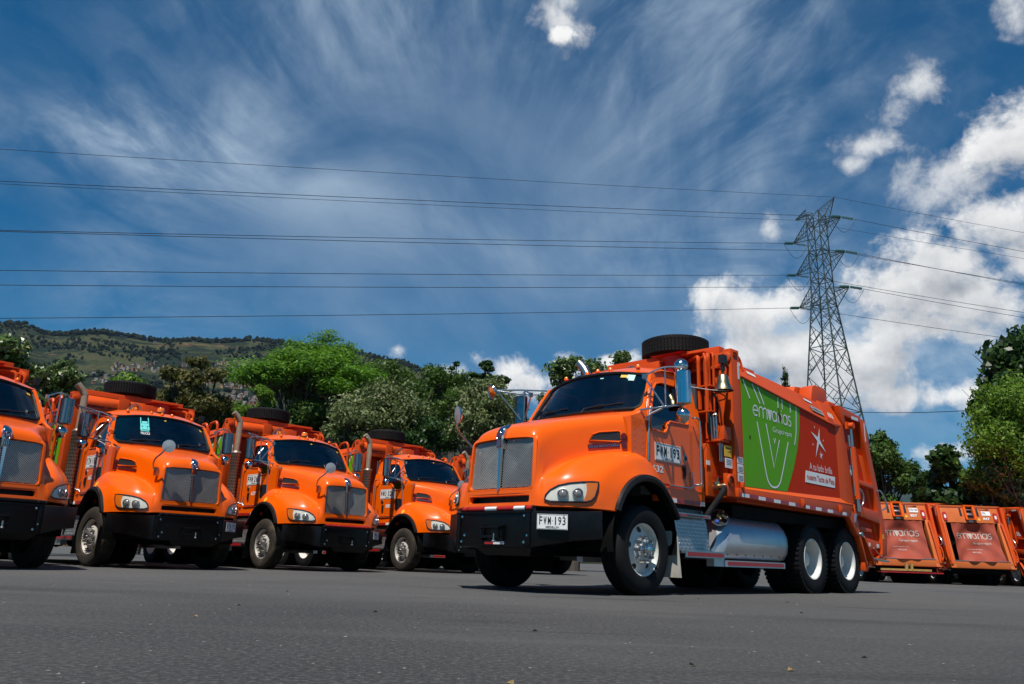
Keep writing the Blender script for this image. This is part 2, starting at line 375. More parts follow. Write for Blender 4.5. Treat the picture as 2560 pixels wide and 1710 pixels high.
def rrect(y0, y1, z0, z1, r, n=5):
    pts = []
    for cxx, czz, a0 in ((y1-r, z1-r, 0), (y0+r, z1-r, 90), (y0+r, z0+r, 180), (y1-r, z0+r, 270)):
        for k in range(n+1):
            a = rad(a0+90*k/n); pts.append((cxx+r*math.cos(a), czz+r*math.sin(a)))
    return pts
def smooth_path(pts, n=5): return [Vector(p) for p in catmull(np.array(pts, float), n)]

# ------------------------------------------------------------------ the truck: x forward from the front axle, y to its left, z up
HJ = [  # across, from the middle of the hood to the wheel-arch edge; each runs from the bottom of the nose up and back
 [(1.235,0,.925),(1.228,0,1.03),(1.218,0,1.25),(1.205,0,1.60),(1.14,0,1.835),(.85,0,1.945),(.45,0,2.05),(.05,0,2.135),(-.26,0,2.19)],
 [(1.235,.27,.925),(1.228,.27,1.03),(1.216,.26,1.25),(1.20,.25,1.60),(1.13,.24,1.825),(.85,.26,1.935),(.46,.31,2.035),(.08,.40,2.12),(-.2,.45,2.17)],
 [(1.235,.50,.925),(1.225,.50,1.03),(1.21,.49,1.25),(1.19,.455,1.60),(1.12,.44,1.785),(.85,.46,1.90),(.5,.56,1.995),(.16,.71,2.07),(-.04,.80,2.11)],
 [(1.232,.58,.922),(1.22,.57,1.03),(1.19,.545,1.25),(1.155,.53,1.57),(1.05,.53,1.70),(.82,.56,1.82),(.5,.665,1.915),(.22,.80,1.985),(.045,.90,2.03)],
 [(1.225,.64,.918),(1.21,.625,1.03),(1.15,.585,1.22),(1.07,.56,1.42),(.97,.57,1.54),(.78,.61,1.63),(.5,.70,1.72),(.25,.82,1.78),(.045,.945,1.83)],
 [(1.20,.69,.915),(1.19,.685,1.03),(1.14,.635,1.20),(1.05,.595,1.285),(.92,.61,1.365),(.75,.65,1.445),(.48,.74,1.535),(.25,.85,1.575),(.045,.965,1.59),(-.2,1.01,1.52),(-.5,1.02,1.2)],
 [(1.10,.85,.913),(1.09,.85,1.03),(1.05,.83,1.21),(.965,.80,1.33),(.84,.80,1.425),(.67,.82,1.505),(.42,.88,1.575),(.2,.945,1.605),(-.02,1.0,1.615),(-.26,1.025,1.50),(-.58,1.03,.97)],
 [(.975,.97,.912),(.97,.97,1.03),(.925,.965,1.205),(.84,.95,1.31),(.70,.95,1.40),(.52,.965,1.48),(.3,1.0,1.55),(.08,1.03,1.585),(-.12,1.04,1.585),(-.36,1.055,1.45),(-.62,1.07,.95)],
 [(.79,1.10,.905),(.785,1.10,1.03),(.745,1.09,1.19),(.66,1.075,1.30),(.50,1.07,1.395),(.31,1.07,1.475),(.11,1.08,1.53),(-.09,1.085,1.54),(-.26,1.09,1.485),(-.43,1.10,1.34),(-.63,1.12,.93)],
 [(.65,1.16,.90),(.62,1.16,1.0),(.57,1.155,1.13),(.48,1.145,1.23),(.36,1.14,1.31),(.21,1.14,1.365),(.05,1.145,1.40),(-.12,1.145,1.395),(-.28,1.145,1.34),(-.445,1.145,1.20),(-.635,1.15,.92)],
 [(.555,1.19,.895),(.515,1.19,.98),(.44,1.19,1.09),(.345,1.19,1.18),(.24,1.19,1.245),(.12,1.19,1.29),(0,1.19,1.305),(-.15,1.19,1.29),(-.30,1.19,1.23),(-.46,1.19,1.09),(-.635,1.19,.88)]]
for c_ in HJ:
    while len(c_) < 11: a_, b_ = np.array(c_[-2]), np.array(c_[-1]); c_.append(tuple(b_+(b_-a_)*.4))
HA = np.array(HJ)                                                       # (11 across, 11 along, 3)
NS = 5
_t = np.stack([catmull(HA[:, i], NS) for i in range(11)], 1)           # (51, 11, 3)
HG = np.stack([catmull(_t[j], NS) for j in range(_t.shape[0])], 0)     # (51, 51, 3)
HG[0, :, 1] = 0
def hood_fn(b):
    J, I = HG.shape[:2]
    def skip(j, i):
        c = (HG[j, i]+HG[j+1, i+1])/2
        if i >= 8*NS and j < 5*NS: return True
        if c[0] > 1.12 and c[1] < .522-.025*max(0, (c[2]-1.13)/.57) and 1.118 < c[2] < 1.69: return True
        if c[0] > 1.1 and c[1] < .495 and .955 < c[2] < 1.055: return True
        return False
    for sgn in (1, -1):
        rows = [[(p[0], p[1]*sgn, p[2]) for p in HG[j]] for j in range(J)]
        if sgn < 0: rows = [r[::-1] for r in rows]; b.grid(rows, 0, True, lambda j, i: skip(j, I-2-i))
        else: b.grid(rows, 0, True, skip)
    # inner lip where the nose turns under, and the closing panel behind the radiator mouth
    for sgn in (1, -1):
        e = [HG[j, 0] for j in range(J)]
        b.grid([[(p[0], p[1]*sgn, p[2]) for p in e], [(p[0]-.06, p[1]*sgn*.98, p[2]-.012) for p in e]], 0, True)
def frontx(y, z):     # face of the radiator surround
    z_ = np.interp(z, [.925, 1.03, 1.25, 1.60, 1.70, 1.785], [1.235, 1.228, 1.217, 1.203, 1.178, 1.13]); return z_ - .055*(y/.5)**2*(.25 if z < 1.3 else .3)
_hb = MB(); hood_fn(_hb)
HOODBVH = BVHTree.FromPolygons([Vector(v) for v in _hb.v], _hb.f)
def on_hood(s, z, off=.006):     # s across a front-quarter view of the left fender
    d = Vector((-.70, -.714, 0)); o = Vector((3, 3.06, 0)) + Vector((.714, -.70, 0))*s; o.z = z
    h = HOODBVH.ray_cast(o, d); 
    if h[0] is None: return Vector((1, 1, z))
    n = h[1] if h[1].dot(d) < 0 else -h[1]
    return h[0] + n*off
def on_side(x, z, off=.005):     # straight onto the left hood side
    h = HOODBVH.ray_cast(Vector((x, 2.5, z)), Vector((0, -1, 0)))
    if h[0] is None: return Vector((x, .97, z))
    n = h[1] if h[1].y > 0 else -h[1]
    return h[0]+n*off
def sz(x, y): return (Vector((x, y, 0))-Vector((3, 3.06, 0))).dot(Vector((.714, -.70, 0)))
def patch(b, outline, proj, off, m=0, rings=4):
    c = np.mean(outline, 0); n = len(outline); vs = []; fs = []
    for r in range(rings):
        k = 1-r/rings
        for p in outline: q = c+(np.array(p)-c)*k; vs.append(proj(q[0], q[1], off))
    vs.append(proj(c[0], c[1], off))
    for r in range(rings-1):
        for i in range(n): fs.append((r*n+i, r*n+(i+1) % n, (r+1)*n+(i+1) % n, (r+1)*n+i))
    for i in range(n): fs.append(((rings-1)*n+i, (rings-1)*n+(i+1) % n, rings*n))
    b.add(vs, fs, m, True)
s0, s1 = sz(1.18, .68), sz(.772, 1.10)      # inner tip, outer tip of the lamp
def su(u): return s0+(s1-s0)*u
LAMP = [(su(u), z) for u, z in [(0,.985),(.02,1.03),(.10,1.085),(.25,1.135),(.45,1.165),(.70,1.182),(.90,1.19),(1.0,1.19),(.985,1.12),(.93,1.03),(.86,.99),(.76,.972),(.55,.966),(.30,.962),(.10,.965)]]
AMB = [(su(u), z) for u, z in [(.76,1.183),(.90,1.188),(.985,1.186),(.968,1.12),(.915,1.035),(.85,.998),(.775,.982),(.70,.975),(.755,1.04),(.775,1.10)]]
def lamp_fn(b): patch(b, LAMP, on_hood, .010, 0)
def lamp_rim(b):
    o = [on_hood(p[0], p[1], .012) for p in LAMP]; b.tube(o, .011, 6, 0, True, True)
def lamp_bowl(b):
    for u, z, r in ((.60, 1.055, .060), (.33, 1.045, .062)):
        c = on_hood(su(u), z, .012); n = (on_hood(su(u), z, .1)-on_hood(su(u), z, .01)).normalized()
        b.lathe([(r*1.02, .004), (r, .020), (r*.86, .022), (r*.78, .006)], c, n, 20, 0)
        b.lathe([(r*.72, .003), (r*.66, .016), (r*.4, .026), (.001, .030)], c, n, 18, 1)
def amber_fn(b): patch(b, AMB, on_hood, .016, 0)
def lens_fn(b): patch(b, LAMP, on_hood, .024, 0)
def flare_fn(b):
    e = [Vector(p) for p in HG[50]]; L = []
    for i, p in enumerate(e):
        t = (e[min(i+1, 50)]-e[max(i-1, 0)]).normalized(); n = Vector((t.z, 0, -t.x))
        if n.dot(Vector((-.02, 0, .52))-Vector((p.x, 0, p.z))) > 0: n = -n      # n points away from the wheel
        k = 1+.25*math.sin(i/50*math.pi)
        L.append([p+n*.035*k+Vector((0, -.012, 0)), p+n*.03*k+Vector((0, .035, 0)), p-n*.005+Vector((0, .05, 0)), p-n*.03*k+Vector((0, .03, 0)), p-n*.03*k+Vector((0, -.05, 0))])
    b.grid(L, 0, True); b.add(L[0], [(0, 1, 2, 3, 4)]); b.add(L[-1], [(4, 3, 2, 1, 0)])
def liner_fn(b):
    rows = []
    for k in range(19):
        a = rad(-14+k*208/18); q = []
        for y, r in ((.50, .60), (.80, .66), (1.05, .665), (1.17, .64)): q.append((-.02+r*.98*math.cos(a), y, .62+(r+.02)*math.sin(a)))
        rows.append(q)
    b.grid(rows, 0, True); b.prism([(-.62, .5), (.6, .5), (.6, 1.15), (.3, 1.25), (-.3, 1.25), (-.62, 1.1)], 'y', .49, .50)
    b.box(-.68, .95, .50, .52, .55, 1.5)
def surround_fn(b):   # raised flange round the radiator mouth
    for z0, z1, y0, y1, r in ((1.125, 1.70, .510, .488, .05), (.963, 1.043, .485, .485, .02)):
        o = rrect(-1, 1, z0, z1, r); ring = []
        for gro, dep in ((.046, -.006), (.024, .008), (0, .006), (-.006, -.05)):
            L = rrect(-y0-gro, y0+gro, z0-gro, z1+gro, r+max(gro, 0), 5)
            ring.append([(frontx(y*(1-(1-y1/y0)*max(0, (z-z0)/(z1-z0))), z)+dep, y*(1-(1-y1/y0)*max(0, (z-z0)/(z1-z0))), z) for y, z in L])
        for r_ in ring: r_.append(r_[0])
        b.grid(ring, 0, True)
def grille_fn(b):
    z0, z1 = 1.13, 1.695; hw = lambda z: .507-.022*(z-z0)/(z1-z0)
    def seg(y0_, z0_, y1_, z1_, dx):
        X = lambda y, z: frontx(y, z)-.030+dx
        p = Vector((X(y0_, z0_), y0_, z0_)); q = Vector((X(y1_, z1_), y1_, z1_)); b.bar(p, q, .0060, .0045, 0, (1, 0, 0))
    st = .0205
    for sgn in (1, -1):
        for dr in (1, -1):
            k = -40
            while k < 80:
                # diagonal wires, clipped to the half opening
                c = z0+k*st*1.414; k += 1; pts = []
                ya, yb = .022, .505
                if dr > 0: f = lambda y: c+(y-ya)
                else: f = lambda y: c+.48-(y-ya)
                y = ya; lo = hi = None
                for q in range(47):
                    yy = ya+(yb-ya)*q/46; z = f(yy)
                    if z0 <= z <= z1 and yy < hw(z):
                        lo = yy if lo is None else lo; hi = yy
                if lo is not None and hi-lo > .02: seg(sgn*lo, f(lo), sgn*hi, f(hi), .003*dr)
def grille_back(b):
    b.box(1.0, 1.03, -.515, .515, .95, 1.69); b.box(.4, 1.05, -.5, .5, .55, 1.0); b.box(-.3, 1.0, -.42, .42, .75, 1.55)
def crest_fn(b):
    L = []
    for z, w, x in ((1.585, .030, 1.212), (1.60, .046, 1.224), (1.68, .052, 1.232), (1.74, .060, 1.230), (1.80, .062, 1.212), (1.845, .052, 1.178), (1.872, .034, 1.135), (1.885, .02, 1.09)):
        L.append([(x-.05, -w, z-.01), (x-.006, -w, z), (x+.012, -w*.7, z), (x+.012, w*.7, z), (x-.006, w, z), (x-.05, w, z-.01)])
    b.grid(L, 0, True); b.add(L[0], [(0, 1, 2, 3, 4, 5)]); b.add(L[-1], [(5, 4, 3, 2, 1, 0)])
    for y0, y1, z0, z1 in ((-.014, .014, 1.12, 1.60),): b.hexa([(1.20, -.012, 1.13), (1.235, -.012, 1.13), (1.235, .012, 1.13), (1.20, .012, 1.13)], [(1.19, -.021, 1.60), (1.226, -.021, 1.60), (1.226, .021, 1.60), (1.19, .021, 1.60)])
    b.hexa([(1.215, -.006, 1.088), (1.24, -.003, 1.088), (1.24, .003, 1.088), (1.215, .006, 1.088)], [(1.20, -.020, 1.13), (1.24, -.020, 1.13), (1.24, .020, 1.13), (1.20, .020, 1.13)])
def badge_fn(b):
    o = [(0+.040*math.cos(a), 1.742+.050*math.sin(a)) for a in np.linspace(0, 2*math.pi, 20, endpoint=False)]
    X = lambda u, v: (1.243-.22*max(0, v-1.75)+.004, u, v)
    b.plate(o, [], X, (.006, 0, 0), 0)
    b.plate([(-.034, 1.60), (.034, 1.60), (.036, 1.69), (-.036, 1.69)], [], lambda u, v: (1.243, u, v), (.004, 0, 0), 0)
def badge_txt(b):
    text_on(b, 'KW', (1.2545, -.022, 1.722), (0, 1, 0), (-.06, 0, 1), .044, .042, 0, .02, .0015)
    for y in (-.022, 0, .022): b.box(1.247, 1.251, y-.004, y+.004, 1.607, 1.685)
    b.tube([(1.252-.22*max(0, .03*math.sin(a)-.008), .036*math.cos(a), 1.742+.046*math.sin(a)) for a in np.linspace(0, 2*math.pi, 20, endpoint=False)], .003, 4, 0, True, True)
VENT = [(.47, 1.72), (.415, 1.80), (.34, 1.832), (.13, 1.862), (.105, 1.85), (.105, 1.755), (.13, 1.735)]
def vent_fn(b): patch(b, VENT, on_side, .006, 0, 3)
def vent_rim(b): b.tube([on_side(x, z, .008) for x, z in VENT], .008, 5, 0, True, True)
def side_badge(b):
    c = on_side(.075, 1.80, .0); n = Vector((0.15, .95, .2)).normalized()
    b.lathe([(.048, 0), (.046, .016), (.036, .022)], c, n, 16, 0, cap=True)
    b.hexa([on_side(.11, 1.66), on_side(.06, 1.66), on_side(.06, 1.66, .02), on_side(.11, 1.66, .02)], [on_side(.115, 1.77), on_side(.06, 1.77), on_side(.06, 1.77, .02), on_side(.115, 1.77, .02)], 0)
def mont_bar(b):
    X = np.linspace(.49, .13, 7); top = [on_side(x, 1.722-.05*(x-.13)/.36, .012) for x in X]; bot = [on_side(x, 1.672-.05*(x-.13)/.36, .012) for x in X]
    b.grid([top, bot], 0, True)
def mont_text(left):
    def fn(b):
        vs, fs = text_mesh('DE LA MONTAÑA', .01); mn = vs.min(0); mx = vs.max(0); L = []
        for v in vs:
            u = (v[0]-mn[0])/(mx[0]-mn[0]); w = (v[1]-mn[1])/(mx[1]-mn[1])
            x = .48-.34*u if left else .14+.34*u
            p = on_side(x, 1.678-.05*(x-.13)/.36+.036*w, .017); L.append(p if left else Vector((p.x, -p.y, p.z)))
        b.add(L, fs, 0)
    return fn

# wheels -------------------------------------------------------------------------------------------
def tyre_prof(w, grooves):
    h = w/2; p = [(.285, -h*.72), (.315, -h*.95), (.37, -h*1.02), (.43, -h*1.0), (.475, -h*.9), (.497, -h*.72)]
    q = []
    for g in grooves: q += [(.502, g-.010), (.490, g-.007), (.490, g+.007), (.502, g+.010)]
    return p+[(.500, -h*.66)]+q+[(.500, h*.66)]+[(r, -y) for r, y in p[::-1]]
def front_tyre(b): b.lathe(tyre_prof(.29, (-.06, -.022, .022, .06)), (0, 0, 0), (0, 1, 0), 56, 0)
def lug_tyre(b):
    b.lathe(tyre_prof(.27, ()), (0, 0, 0), (0, 1, 0), 48, 0)
    for k in range(44):
        a = 2*math.pi*k/44
        for sgn in (1, -1):
            a2 = a+(math.pi/44 if sgn < 0 else 0)
            q = lambda r, y, da: (r*math.sin(a2+da), y*sgn, r*math.cos(a2+da))
            b.hexa([q(.492, .012, -.047), q(.492, .012, .047), q(.482, .128, .047), q(.482, .128, -.047)], [q(.519, .012, -.040), q(.519, .012, .040), q(.512, .124, .040), q(.512, .124, -.040)], 0)
def front_rim(b):   # outward = +y
    b.lathe([(.289, .02), (.289, .095), (.300, .112), (.292, .118), (.280, .108), (.272, .08), (.262, .045), (.235, .052), (.19, .075), (.168, .088), (.160, .092)], (0, 0, 0), (0, 1, 0), 40, 0)
    b.lathe([(.160, .090), (.158, .104), (.120, .106), (.118, .12), (.085, .125)], (0, 0, 0), (0, 1, 0), 28, 0, cap=True)
def hand_holes(b):  # black discs on the rim: the holes' inner shade put into colour
    for k in range(5):
        a = 2*math.pi*(k+.2)/5; c = Vector((.222*math.cos(a), .061, .222*math.sin(a)))
        n = Vector((math.cos(a)*.38, 1, math.sin(a)*.38)).normalized()
        b.lathe([(.036, 0.0), (.034, .004)], c, n, 14, 0, cap=True)
def front_nuts(b):
    for k in range(10):
        a = 2*math.pi*k/10; p = Vector((.138*math.cos(a), .10, .138*math.sin(a)))
        b.lathe([(.026, 0), (.022, .012), (.019, .06), (.016, .072), (.008, .078)], p, (0, 1, 0), 8, 0, cap=True)
    b.lathe([(.088, .12), (.088, .15), (.082, .155), (.080, .19), (.055, .205), (.030, .21)], (0, 0, 0), (0, 1, 0), 20, 0, cap=True)
    for k in range(8):
        a = 2*math.pi*k/8; p = Vector((.065*math.cos(a), .19, .065*math.sin(a))); b.cyl(p, p+Vector((0, .03, 0)), .011, 6)
def rear_rim(b):
    b.lathe([(.289, .04), (.289, .105), (.302, .122), (.294, .129), (.278, .12), (.268, .09), (.258, .01), (.252, -.09), (.235, -.12), (.16, -.125), (.15, -.12), (.15, -.03), (.11, -.02), (.10, .02), (.07, .03)], (0, 0, 0), (0, 1, 0), 40, 0, cap=True)
def rear_nuts(b):
    for k in range(10):
        a = 2*math.pi*k/10; p = Vector((.185*math.cos(a), -.124, .185*math.sin(a))); b.cyl(p, p+Vector((0, .055, 0)), .016, 6)
def wheel(root, x, side, front, muddy, steer=0):
    s = side; mir = s < 0
    ty = MUDDY if (muddy and front) else RUBBER
    if front:
        w = part(root, 'front_wheel', 'tyre_f'+ty.name, front_tyre, ty, False, loc=(x, 1.03*s, .5))
        w.rotation_euler = (0, 0, steer)
        part(w, 'brake_drum', 'drum', lambda b: b.lathe([(.10, -.20), (.275, -.19), (.278, .0)], (0, 0, 0), (0, 1, 0), 20), DARK, mir)
        part(w, 'rim', 'rim_f'+str(muddy), front_rim, RIMD if muddy else RIMW, mir); part(w, 'hand_hole', 'holes', hand_holes, INK, mir, split=True)
        part(w, 'hub_nut', 'nuts_f'+str(muddy), front_nuts, STEEL if muddy else CHROME, mir, split=True)
    else:
        w = part(root, 'rear_wheel', 'tyre_r', lug_tyre, RUBBER, False, loc=(x, 1.045*s, .5))
        part(w, 'rim', 'rim_r', rear_rim, RIMW, mir); part(w, 'hub_nut', 'nuts_r', rear_nuts, STEEL, mir, split=True)
        part(w, 'inner_tyre', 'tyre_r', lug_tyre, RUBBER, False, loc=(0, -.32*s, 0))

# underside, bumper --------------------------------------------------------------------------------
def chassis_fn(b):
    for sgn in (1, -1): b.box(-6.4, 1.15, sgn*.46-.04, sgn*.46+.04, .66, .90)
    for x in (-.9, -1.8, -2.8, -3.6, -4.9): b.box(x-.06, x+.06, -.42, .42, .70, .86)
    b.cyl((0, -1.0, .48), (0, 1.0, .48), .075, 8); b.box(-1.2, .6, -.3, .3, .42, .95); b.box(-3.6, -1.2, -.07, .07, .55, .68)
    for x in (-4.337, -5.61): b.cyl((x, -.9, .5), (x, .9, .5), .10, 8); b.lathe([(.02, -.22), (.20, -.14), (.23, 0), (.20, .14), (.02, .22)], (x, 0, .52), (1, 0, 0), 10)
    for sgn in (1, -1): b.bar((-4.1, sgn*.46, .62), (-5.9, sgn*.46, .62), .1, .12); b.bar((.55, sgn*.46, .50), (-.6, sgn*.46, .50), .08, .09)
    b.box(-2.2, -5.95, -1.05, 1.05, 1.0, 1.16); b.box(.6, 1.14, -.5, .5, .46, .80)
    b.box(-1.5, -.75, -1.0, 1.0, .98, 1.1); b.box(-3.5, -1.7, -1.05, -.5, .5, 1.0)
def bumper_fn(b):
    b.prism([(1.16, .47), (1.30, .47), (1.30, .845), (1.285, .865), (1.16, .865)], 'y', -.60, .60)
    b.box(1.20, 1.318, -.60, .60, .838, .862)
    for s in (1, -1):
        f = [(1.302, .602*s), (1.02, .95*s), (.862, 1.222*s)]; k = [(1.16, .602*s), (.92, .88*s), (.765, 1.16*s)]; zb = [.475, .55, .58]; zt = [.862, .870, .872]
        for i in (0, 1):
            q = [(f[i][0], f[i][1], zb[i]), (f[i+1][0], f[i+1][1], zb[i+1]), (k[i+1][0], k[i+1][1], zb[i+1]), (k[i][0], k[i][1], zb[i])]
            t = [(f[i][0], f[i][1], zt[i]), (f[i+1][0], f[i+1][1], zt[i+1]), (k[i+1][0], k[i+1][1], zt[i+1]), (k[i][0], k[i][1], zt[i])]
            b.hexa(q, t)
    for s in (1, -1): b.box(1.300, 1.316, s*.56-.03, s*.56+.03, .50, .84)
def valance_fn(b): b.hexa([(1.0, -.25, .385), (1.2, -.2, .385), (1.2, .5, .385), (1.0, .52, .385)], [(.9, -.34, .468), (1.27, -.30, .468), (1.27, .58, .468), (.9, .6, .468)])
def bolts_fn(b):
    for y in (-.50, .50):
        for z in (.53, .81, .60): b.lathe([(.020, 0), (.018, .010), (.010, .016)], (1.302 if z != .60 else 1.302, y+(.05 if z == .60 else 0), z), (1, 0, 0), 8, 0, cap=True)
def towloop_fn(b):
    b.tube([(1.30, -.115, .585), (1.36, -.115, .585), (1.36, -.115, .685), (1.36, .165, .685), (1.36, .165, .585), (1.36, -.115, .585)], .016, 6); b.tube([(1.30, .165, .685), (1.36, .165, .685)], .016, 6)
    b.box(1.298, 1.33, -.145, -.105, .55, .70); b.box(1.298, 1.33, .155, .2, .55, .70)
    for y in (-.13, .18):
        for z in (.56, .70): b.cyl((1.30, y, z), (1.345, y, z), .018, 6)
def tow_pin(b): b.cyl((1.37, .10, .54), (1.37, .10, .62), .012, 6); b.lathe([(.02, -.01), (.025, .0), (.02, .01)], (1.37, .10, .535), (0, 0, 1), 8)
def lowsticker(b): b.box(1.300, 1.306, -.113, .03, .503, .535, 0); b.box(1.300, 1.306, .03, .194, .503, .535, 1)
def pole_fn(kind):
    def fn(b):
        segs = [(-.51, -.42, 0), (-.41, -.13, 0), (-.13, .06, 1), (.06, .33, 0), (.33, .50, 1), (.52, .60, 0)] if kind == 'striped' else [(-.52, .6, 0)]
        for y0, y1, m in segs: b.cyl((1.285, y0, .893), (1.285, y1, .893), .025, 12, m)
        for y in (-.415, .51, -.52, .61): b.lathe([(.020, -.008), (.030, -.006), (.030, .006), (.020, .008)], (1.285, y, .893), (0, 1, 0), 10, 2); b.box(1.25, 1.285, y-.012, y+.012, .86, .893, 2)
    return fn
PW0, PW1 = Vector((1.28, .668, .668)), Vector((1.095, .927, .665))
def plate_fn(b):
    d = (PW1-PW0).normalized(); n = Vector((0, 0, 1)).cross(d)*-1
    if n.x < 0: n = -n
    p = PW0+n*.012; b.hexa([p, p+d*.33, p+d*.33+n*.004, p+n*.004], [p+Vector((0, 0, .16)), p+d*.33+Vector((0, 0, .16)), p+d*.33+n*.004+Vector((0, 0, .16)), p+n*.004+Vector((0, 0, .16))])
def plate_text(num):
    def fn(b):
        d = (PW1-PW0).normalized(); n = Vector((0, 0, 1)).cross(d)*-1
        if n.x < 0: n = -n
        p = PW0+n*.0165; a, c = num.split('-')
        glyphs(b, a, p+d*.024+Vector((0, 0, .048)), d, (0, 0, 1), .034, .012, .086, 0, .012)
        glyphs(b, c, p+d*.182+Vector((0, 0, .048)), d, (0, 0, 1), .034, .012, .086, 0, .012)
        text_on(b, '·', p+d*.16+Vector((0, 0, .086)), d, (0, 0, 1), .010, .010, 0, .02, .001)
        text_on(b, 'MEDELLIN', p+d*.095+Vector((0, 0, .014)), d, (0, 0, 1), .14, .021, 0, .02, .001)
        for q in (.03, .29): b.lathe([(.006, 0), (.004, .003)], p+d*q+Vector((0, 0, .145)), n, 6, 0, cap=True)
        fr = [p+d*.006+Vector((0, 0, .006)), p+d*.324+Vector((0, 0, .006)), p+d*.324+Vector((0, 0, .154)), p+d*.006+Vector((0, 0, .154))]; b.tube(fr, .0018, 4, 0, False, True)
    return fn

# cab ----------------------------------------------------------------------------------------------
def sy(z): return 1.03-.0*max(0, 1) if z < 2.05 else 1.03-.145*((z-2.05)/.72)**1.15       # half width of the cab at height z
SIDE_OUT = [(-.70, 1.10), (-.66, 1.22), (-.46, 1.27), (-.20, 1.335), (-.16, 1.55), (.045, 1.59), (.045, 2.055), (-.10, 2.10), (-.27, 2.19), (-.335, 2.30), (-.50, 2.58), (-.575, 2.70), (-.72, 2.765), (-1.0, 2.80), (-1.35, 2.80), (-1.54, 2.74), (-1.545, 1.10)]
DOOR = [(-.235, 1.50), (-.30, 2.12), (-.345, 2.24), (-.47, 2.51), (-.54, 2.60), (-.64, 2.66), (-.8, 2.695), (-1.10, 2.70), (-1.19, 2.67), (-1.225, 2.58), (-1.225, 1.40), (-1.20, 1.33), (-1.13, 1.305), (-.42, 1.305), (-.30, 1.36)]
WIN = [(-.335, 1.965), (-.36, 1.945), (-.63, 1.935), (-.665, 1.955), (-.735, 2.075), (-.765, 2.095), (-1.165, 2.105), (-1.19, 2.13), (-1.19, 2.55), (-1.165, 2.595), (-1.10, 2.615), (-.72, 2.605), (-.60, 2.57), (-.52, 2.49), (-.40, 2.23), (-.35, 2.12)]
def dense(p, step=.09):
    o = []
    for i, a in enumerate(p):
        c = p[(i+1) % len(p)]; n = max(1, int(math.hypot(c[0]-a[0], c[1]-a[1])/step))
        o += [(a[0]+(c[0]-a[0])*k/n, a[1]+(c[1]-a[1])*k/n) for k in range(n)]
    return o
def grow(p, d):
    p = np.array(p); c = p.mean(0); n = len(p); o = []
    ar = sum(p[i][0]*p[(i+1) % n][1]-p[(i+1) % n][0]*p[i][1] for i in range(n))
    for i in range(n):
        e = p[(i+1) % n]-p[i-1]; nn = np.array([e[1], -e[0]]); nn /= np.linalg.norm(nn)+1e-9
        if ar < 0: nn = -nn
        o.append(tuple(p[i]+nn*d))
    return o
def cab_side(b): b.box(.0, .030, .76, 1.016, 1.45, 2.05); b.plate(dense(SIDE_OUT), [dense(grow(DOOR, .008))], lambda x, z: (x, sy(z)-.012, z), (0, -.05, 0))
def door_fn(b): b.plate(dense(DOOR), [dense(WIN, .06)], lambda x, z: (x, sy(z), z), (0, -.055, 0))
def door_rim(b):    # rolled edge round the window
    b.tube([(x, sy(z)+.004, z) for x, z in WIN], .012, 6, 0, True, True)
def door_win(b): b.plate(dense(grow(WIN, .004)), [], lambda x, z: (x, sy(z)-.030, z), (0, -.004, 0))
def rivets_fn(b):
    pts = [(-.02, z) for z in np.arange(1.62, 2.0, .075)]+[(-.19, z) for z in np.arange(1.62, 2.05, .075)]+[(x, 1.915) for x in (-.33, -.43, -.53, -.63)]+[(x, 2.068) for x in (-.80, -.92, -1.04, -1.15)]
    for x in (-1.40, -1.46, -1.52):
        for z in (2.52, 2.60): pts.append((x, z))
    pts += [(x, z) for x in (-.70, -.84, -.98, -1.12, -1.26, -1.40) for z in (1.17, 1.24)]
    for x, z in pts: b.lathe([(.0085, 0), (.004, .005)], (x, sy(z)-(.012 if not (-1.2 < x < -.25 and z > 1.3) else 0), z), (0, 1, 0), 6, 0, cap=True)
def skirt_fn(b):
    b.box(-1.53, -.42, .985, 1.034, 1.085, 1.275); b.box(-1.53, -.66, 1.034, 1.040, 1.262, 1.272)
def skirt_refl(b):
    for i, x in enumerate((-.70, -.88, -1.06, -1.24, -1.42)): b.box(x-.17 if i < 4 else -1.52, x, 1.035, 1.039, 1.09, 1.14, 0 if i in (0, 4) else 1)
WSB = lambda y: Vector((-.085-.205*(abs(y)/.93)**2.2, y, 2.185+.012*(abs(y)/.93)**2))
WST = lambda y: Vector((-.455-.15*(abs(y)/.86)**2.2, y*.925, 2.775-.075*(abs(y)/.86)**2.4))
def ws_pt(u, v):   # u -1..1 across, v 0..1 up
    y = .925*u; return WSB(y).lerp(WST(y), v)
def ws_loop(off=0, r=.09, n=6):
    out = []; pts = []
    for cu_, cv_, a0 in ((1-r, 1-r*1.5, 0), (-1+r, 1-r*1.5, 90), (-1+r, r*1.5, 180), (1-r, r*1.5, 270)):
        for k in range(n+1):
            a = rad(a0+90*k/n); pts.append((cu_+r*math.cos(a), cv_+r*1.5*math.sin(a)))
    q = []
    for i, p in enumerate(pts):
        c = pts[(i+1) % len(pts)]; k_ = max(1, int(abs(c[0]-p[0])/.12))
        q += [(p[0]+(c[0]-p[0])*k/k_, p[1]+(c[1]-p[1])*k/k_) for k in range(k_)]
    return q
def windshield_fn(b): b.grid([[ws_pt(-.985+1.97*i/24, .015+.97*j/8) for i in range(25)] for j in range(9)], 0, True)
def ws_seal(b): b.tube([ws_pt(u*.985, .012+.976*v)+Vector((.006, 0, .004)) for u, v in ws_loop()], .021, 6, 0, True, True)
